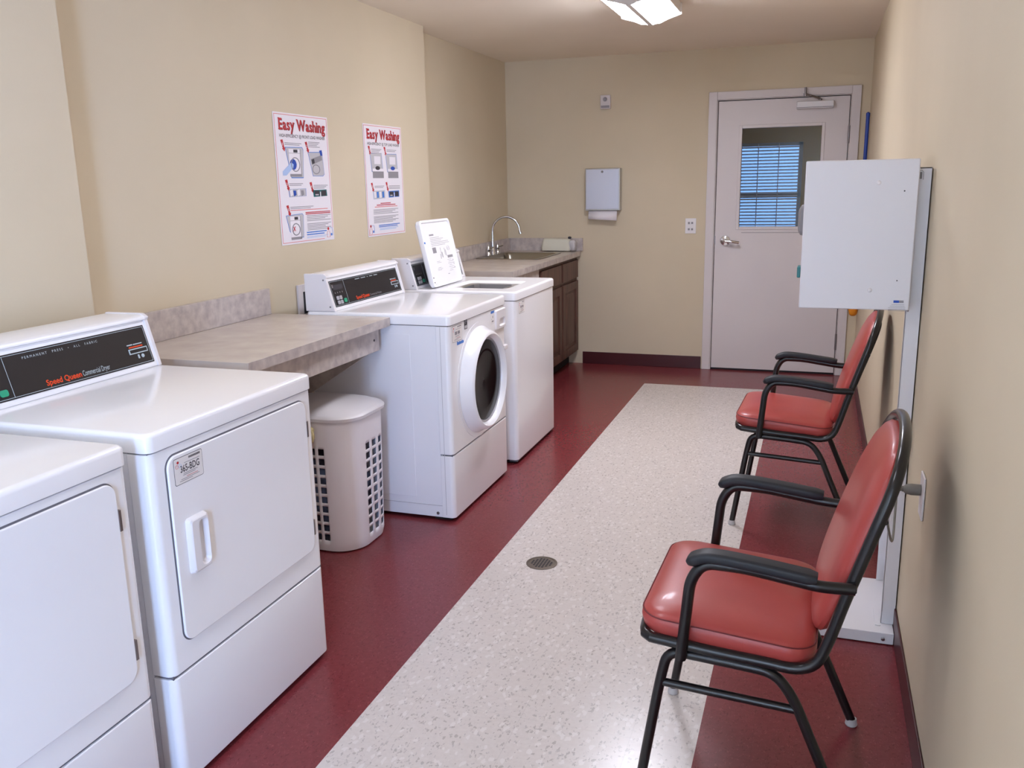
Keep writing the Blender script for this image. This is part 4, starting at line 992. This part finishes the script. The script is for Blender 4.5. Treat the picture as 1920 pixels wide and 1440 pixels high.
# drain
rdn = thing('floor_drain', 'round metal floor drain set in the cream floor strip', 'floor drain', (-.937, 3.014, 0))
m = MB(); m.lathe([(.060, .0005), (.060, .002), (.052, .003), (.051, .0015)], (-.937, 3.014, 0), seg=36, cap=False); obj('rim', m, M['drain'], rdn)
m = MB(); m.lathe([(.0512, .0006), (.0512, .0016), (.001, .0018)], (-.937, 3.014, 0), seg=36); pl = obj('strainer_plate', m, M['drain'], rdn)
m = MB()
for i in range(-3, 4):
    for j in range(-3, 4):
        if i * i + j * j < 12: m.lathe([(.0045, .0017), (.0045, .0021)], (-.937 + i * .012, 3.014 + j * .012, 0), seg=8)
obj('holes', m, M['gap'], pl)

# ------------------------------------------------------------------ ceiling lights
def fixture(x, y0, y1, label, power):
    lens = lensmat(power)
    root = thing('ceiling_light', label, 'ceiling light', (x, (y0 + y1) / 2, C - .1), None)
    zt, ze, zm = C - .001, C - .055, C - .098
    m = MB(); m.loft([[Vector((x + a, y, b)) for a, b in ((-.155, zt), (-.155, ze + .004), (-.135, ze + .002), (0, zm + .014), (.135, ze + .002), (.155, ze + .004), (.155, zt))] for y in (y0 + .012, y1 - .012)], smooth=False)
    for y in (y0, y1 - .012): m.loft([[Vector((x + a, yy, b)) for a, b in ((-.162, zt), (-.162, ze - .004), (-.008, zm - .006), (.008, zm - .006), (.162, ze - .004), (.162, zt))] for yy in (y, y + .012)], smooth=False)
    m.box(x - .0125, x + .0125, y0 + .01, y1 - .01, zm - .007, zm + .02)
    obj('housing', m, M['fix'], root)
    for s in (-1, 1):
        m = MB(); pts = [(x + s * a, b) for a, b in ((.014, zm), (.05, zm + .001), (.12, ze - .012), (.148, ze - .003), (.135, ze + .004), (.014, zm + .010))]
        m.loft([[Vector((a, y, b)) for a, b in pts] for y in (y0 + .014, y1 - .014)], smooth=False); obj('lens', m, lens, root, label='lit white diffuser')
fixture(-.905, 4.40, 5.02, 'lit ceiling light fixture with two bright panels', 40)
fixture(-.93, 2.83, 3.45, 'added ceiling light fixture above the floor drain, unseen, out of frame', 14)  # added lamp, unseen, to brighten the washer fronts
fixture(-.95, 1.25, 1.87, 'lit ceiling light fixture above the nearest dryers, out of frame', 10)

fixture(.6, 7.5, 8.1, 'added ceiling light fixture in the room beyond the door, unseen, out of frame', 10)  # added lamp, unseen, to lift and warm the far room's wall

# daylight through the wide window behind the camera
def area(name, loc, rot, sx, sy, col, power, spread=180):
    L_ = bpy.data.lights.new(name, 'AREA'); L_.shape = 'RECTANGLE'; L_.size = sx; L_.size_y = sy; L_.color = col; L_.energy = power; L_.spread = math.radians(spread)
    o = bpy.data.objects.new(name, L_); COL.objects.link(o); o.location = loc; o.rotation_euler = rot; return o
area('window_daylight', (R + .14, (WY0 + WY1) / 2, (WZ0 + WZ1) / 2), (PI / 2, 0, PI / 2), WY1 - WY0, WZ1 - WZ0, (.36, .56, 1.0), 340)

w = bpy.data.worlds.new('sky'); S.world = w; w.use_nodes = True
bg = w.node_tree.nodes['Background']; bg.inputs['Color'].default_value = (.30, .52, .95, 1); bg.inputs['Strength'].default_value = 1.7

# ------------------------------------------------------------------ camera
cam = bpy.data.cameras.new('camera'); co = bpy.data.objects.new('camera', cam); COL.objects.link(co)
cam.sensor_width = 36; cam.lens = 1649.47 / 1920 * 36; cam.clip_start = .02
rt_ = Vector((.94618683, .32303752, -.01942298)); up_ = Vector((-.05374902, .21604954, .97490186)); fw_ = Vector((-.3191262, .92139533, -.22178617))
mt = Matrix((rt_, up_, -fw_)).transposed().to_4x4(); mt.translation = Vector((0, 0, 1.4287))
co.matrix_world = mt
S.camera = co
S.view_settings.view_transform = 'Standard'; S.view_settings.look = 'None'; S.view_settings.gamma = 1; S.view_settings.use_curve_mapping = False
S.view_settings.exposure = 0.72
S.cycles.max_bounces = 10; S.cycles.diffuse_bounces = 6; S.cycles.glossy_bounces = 5; S.cycles.use_denoising = True
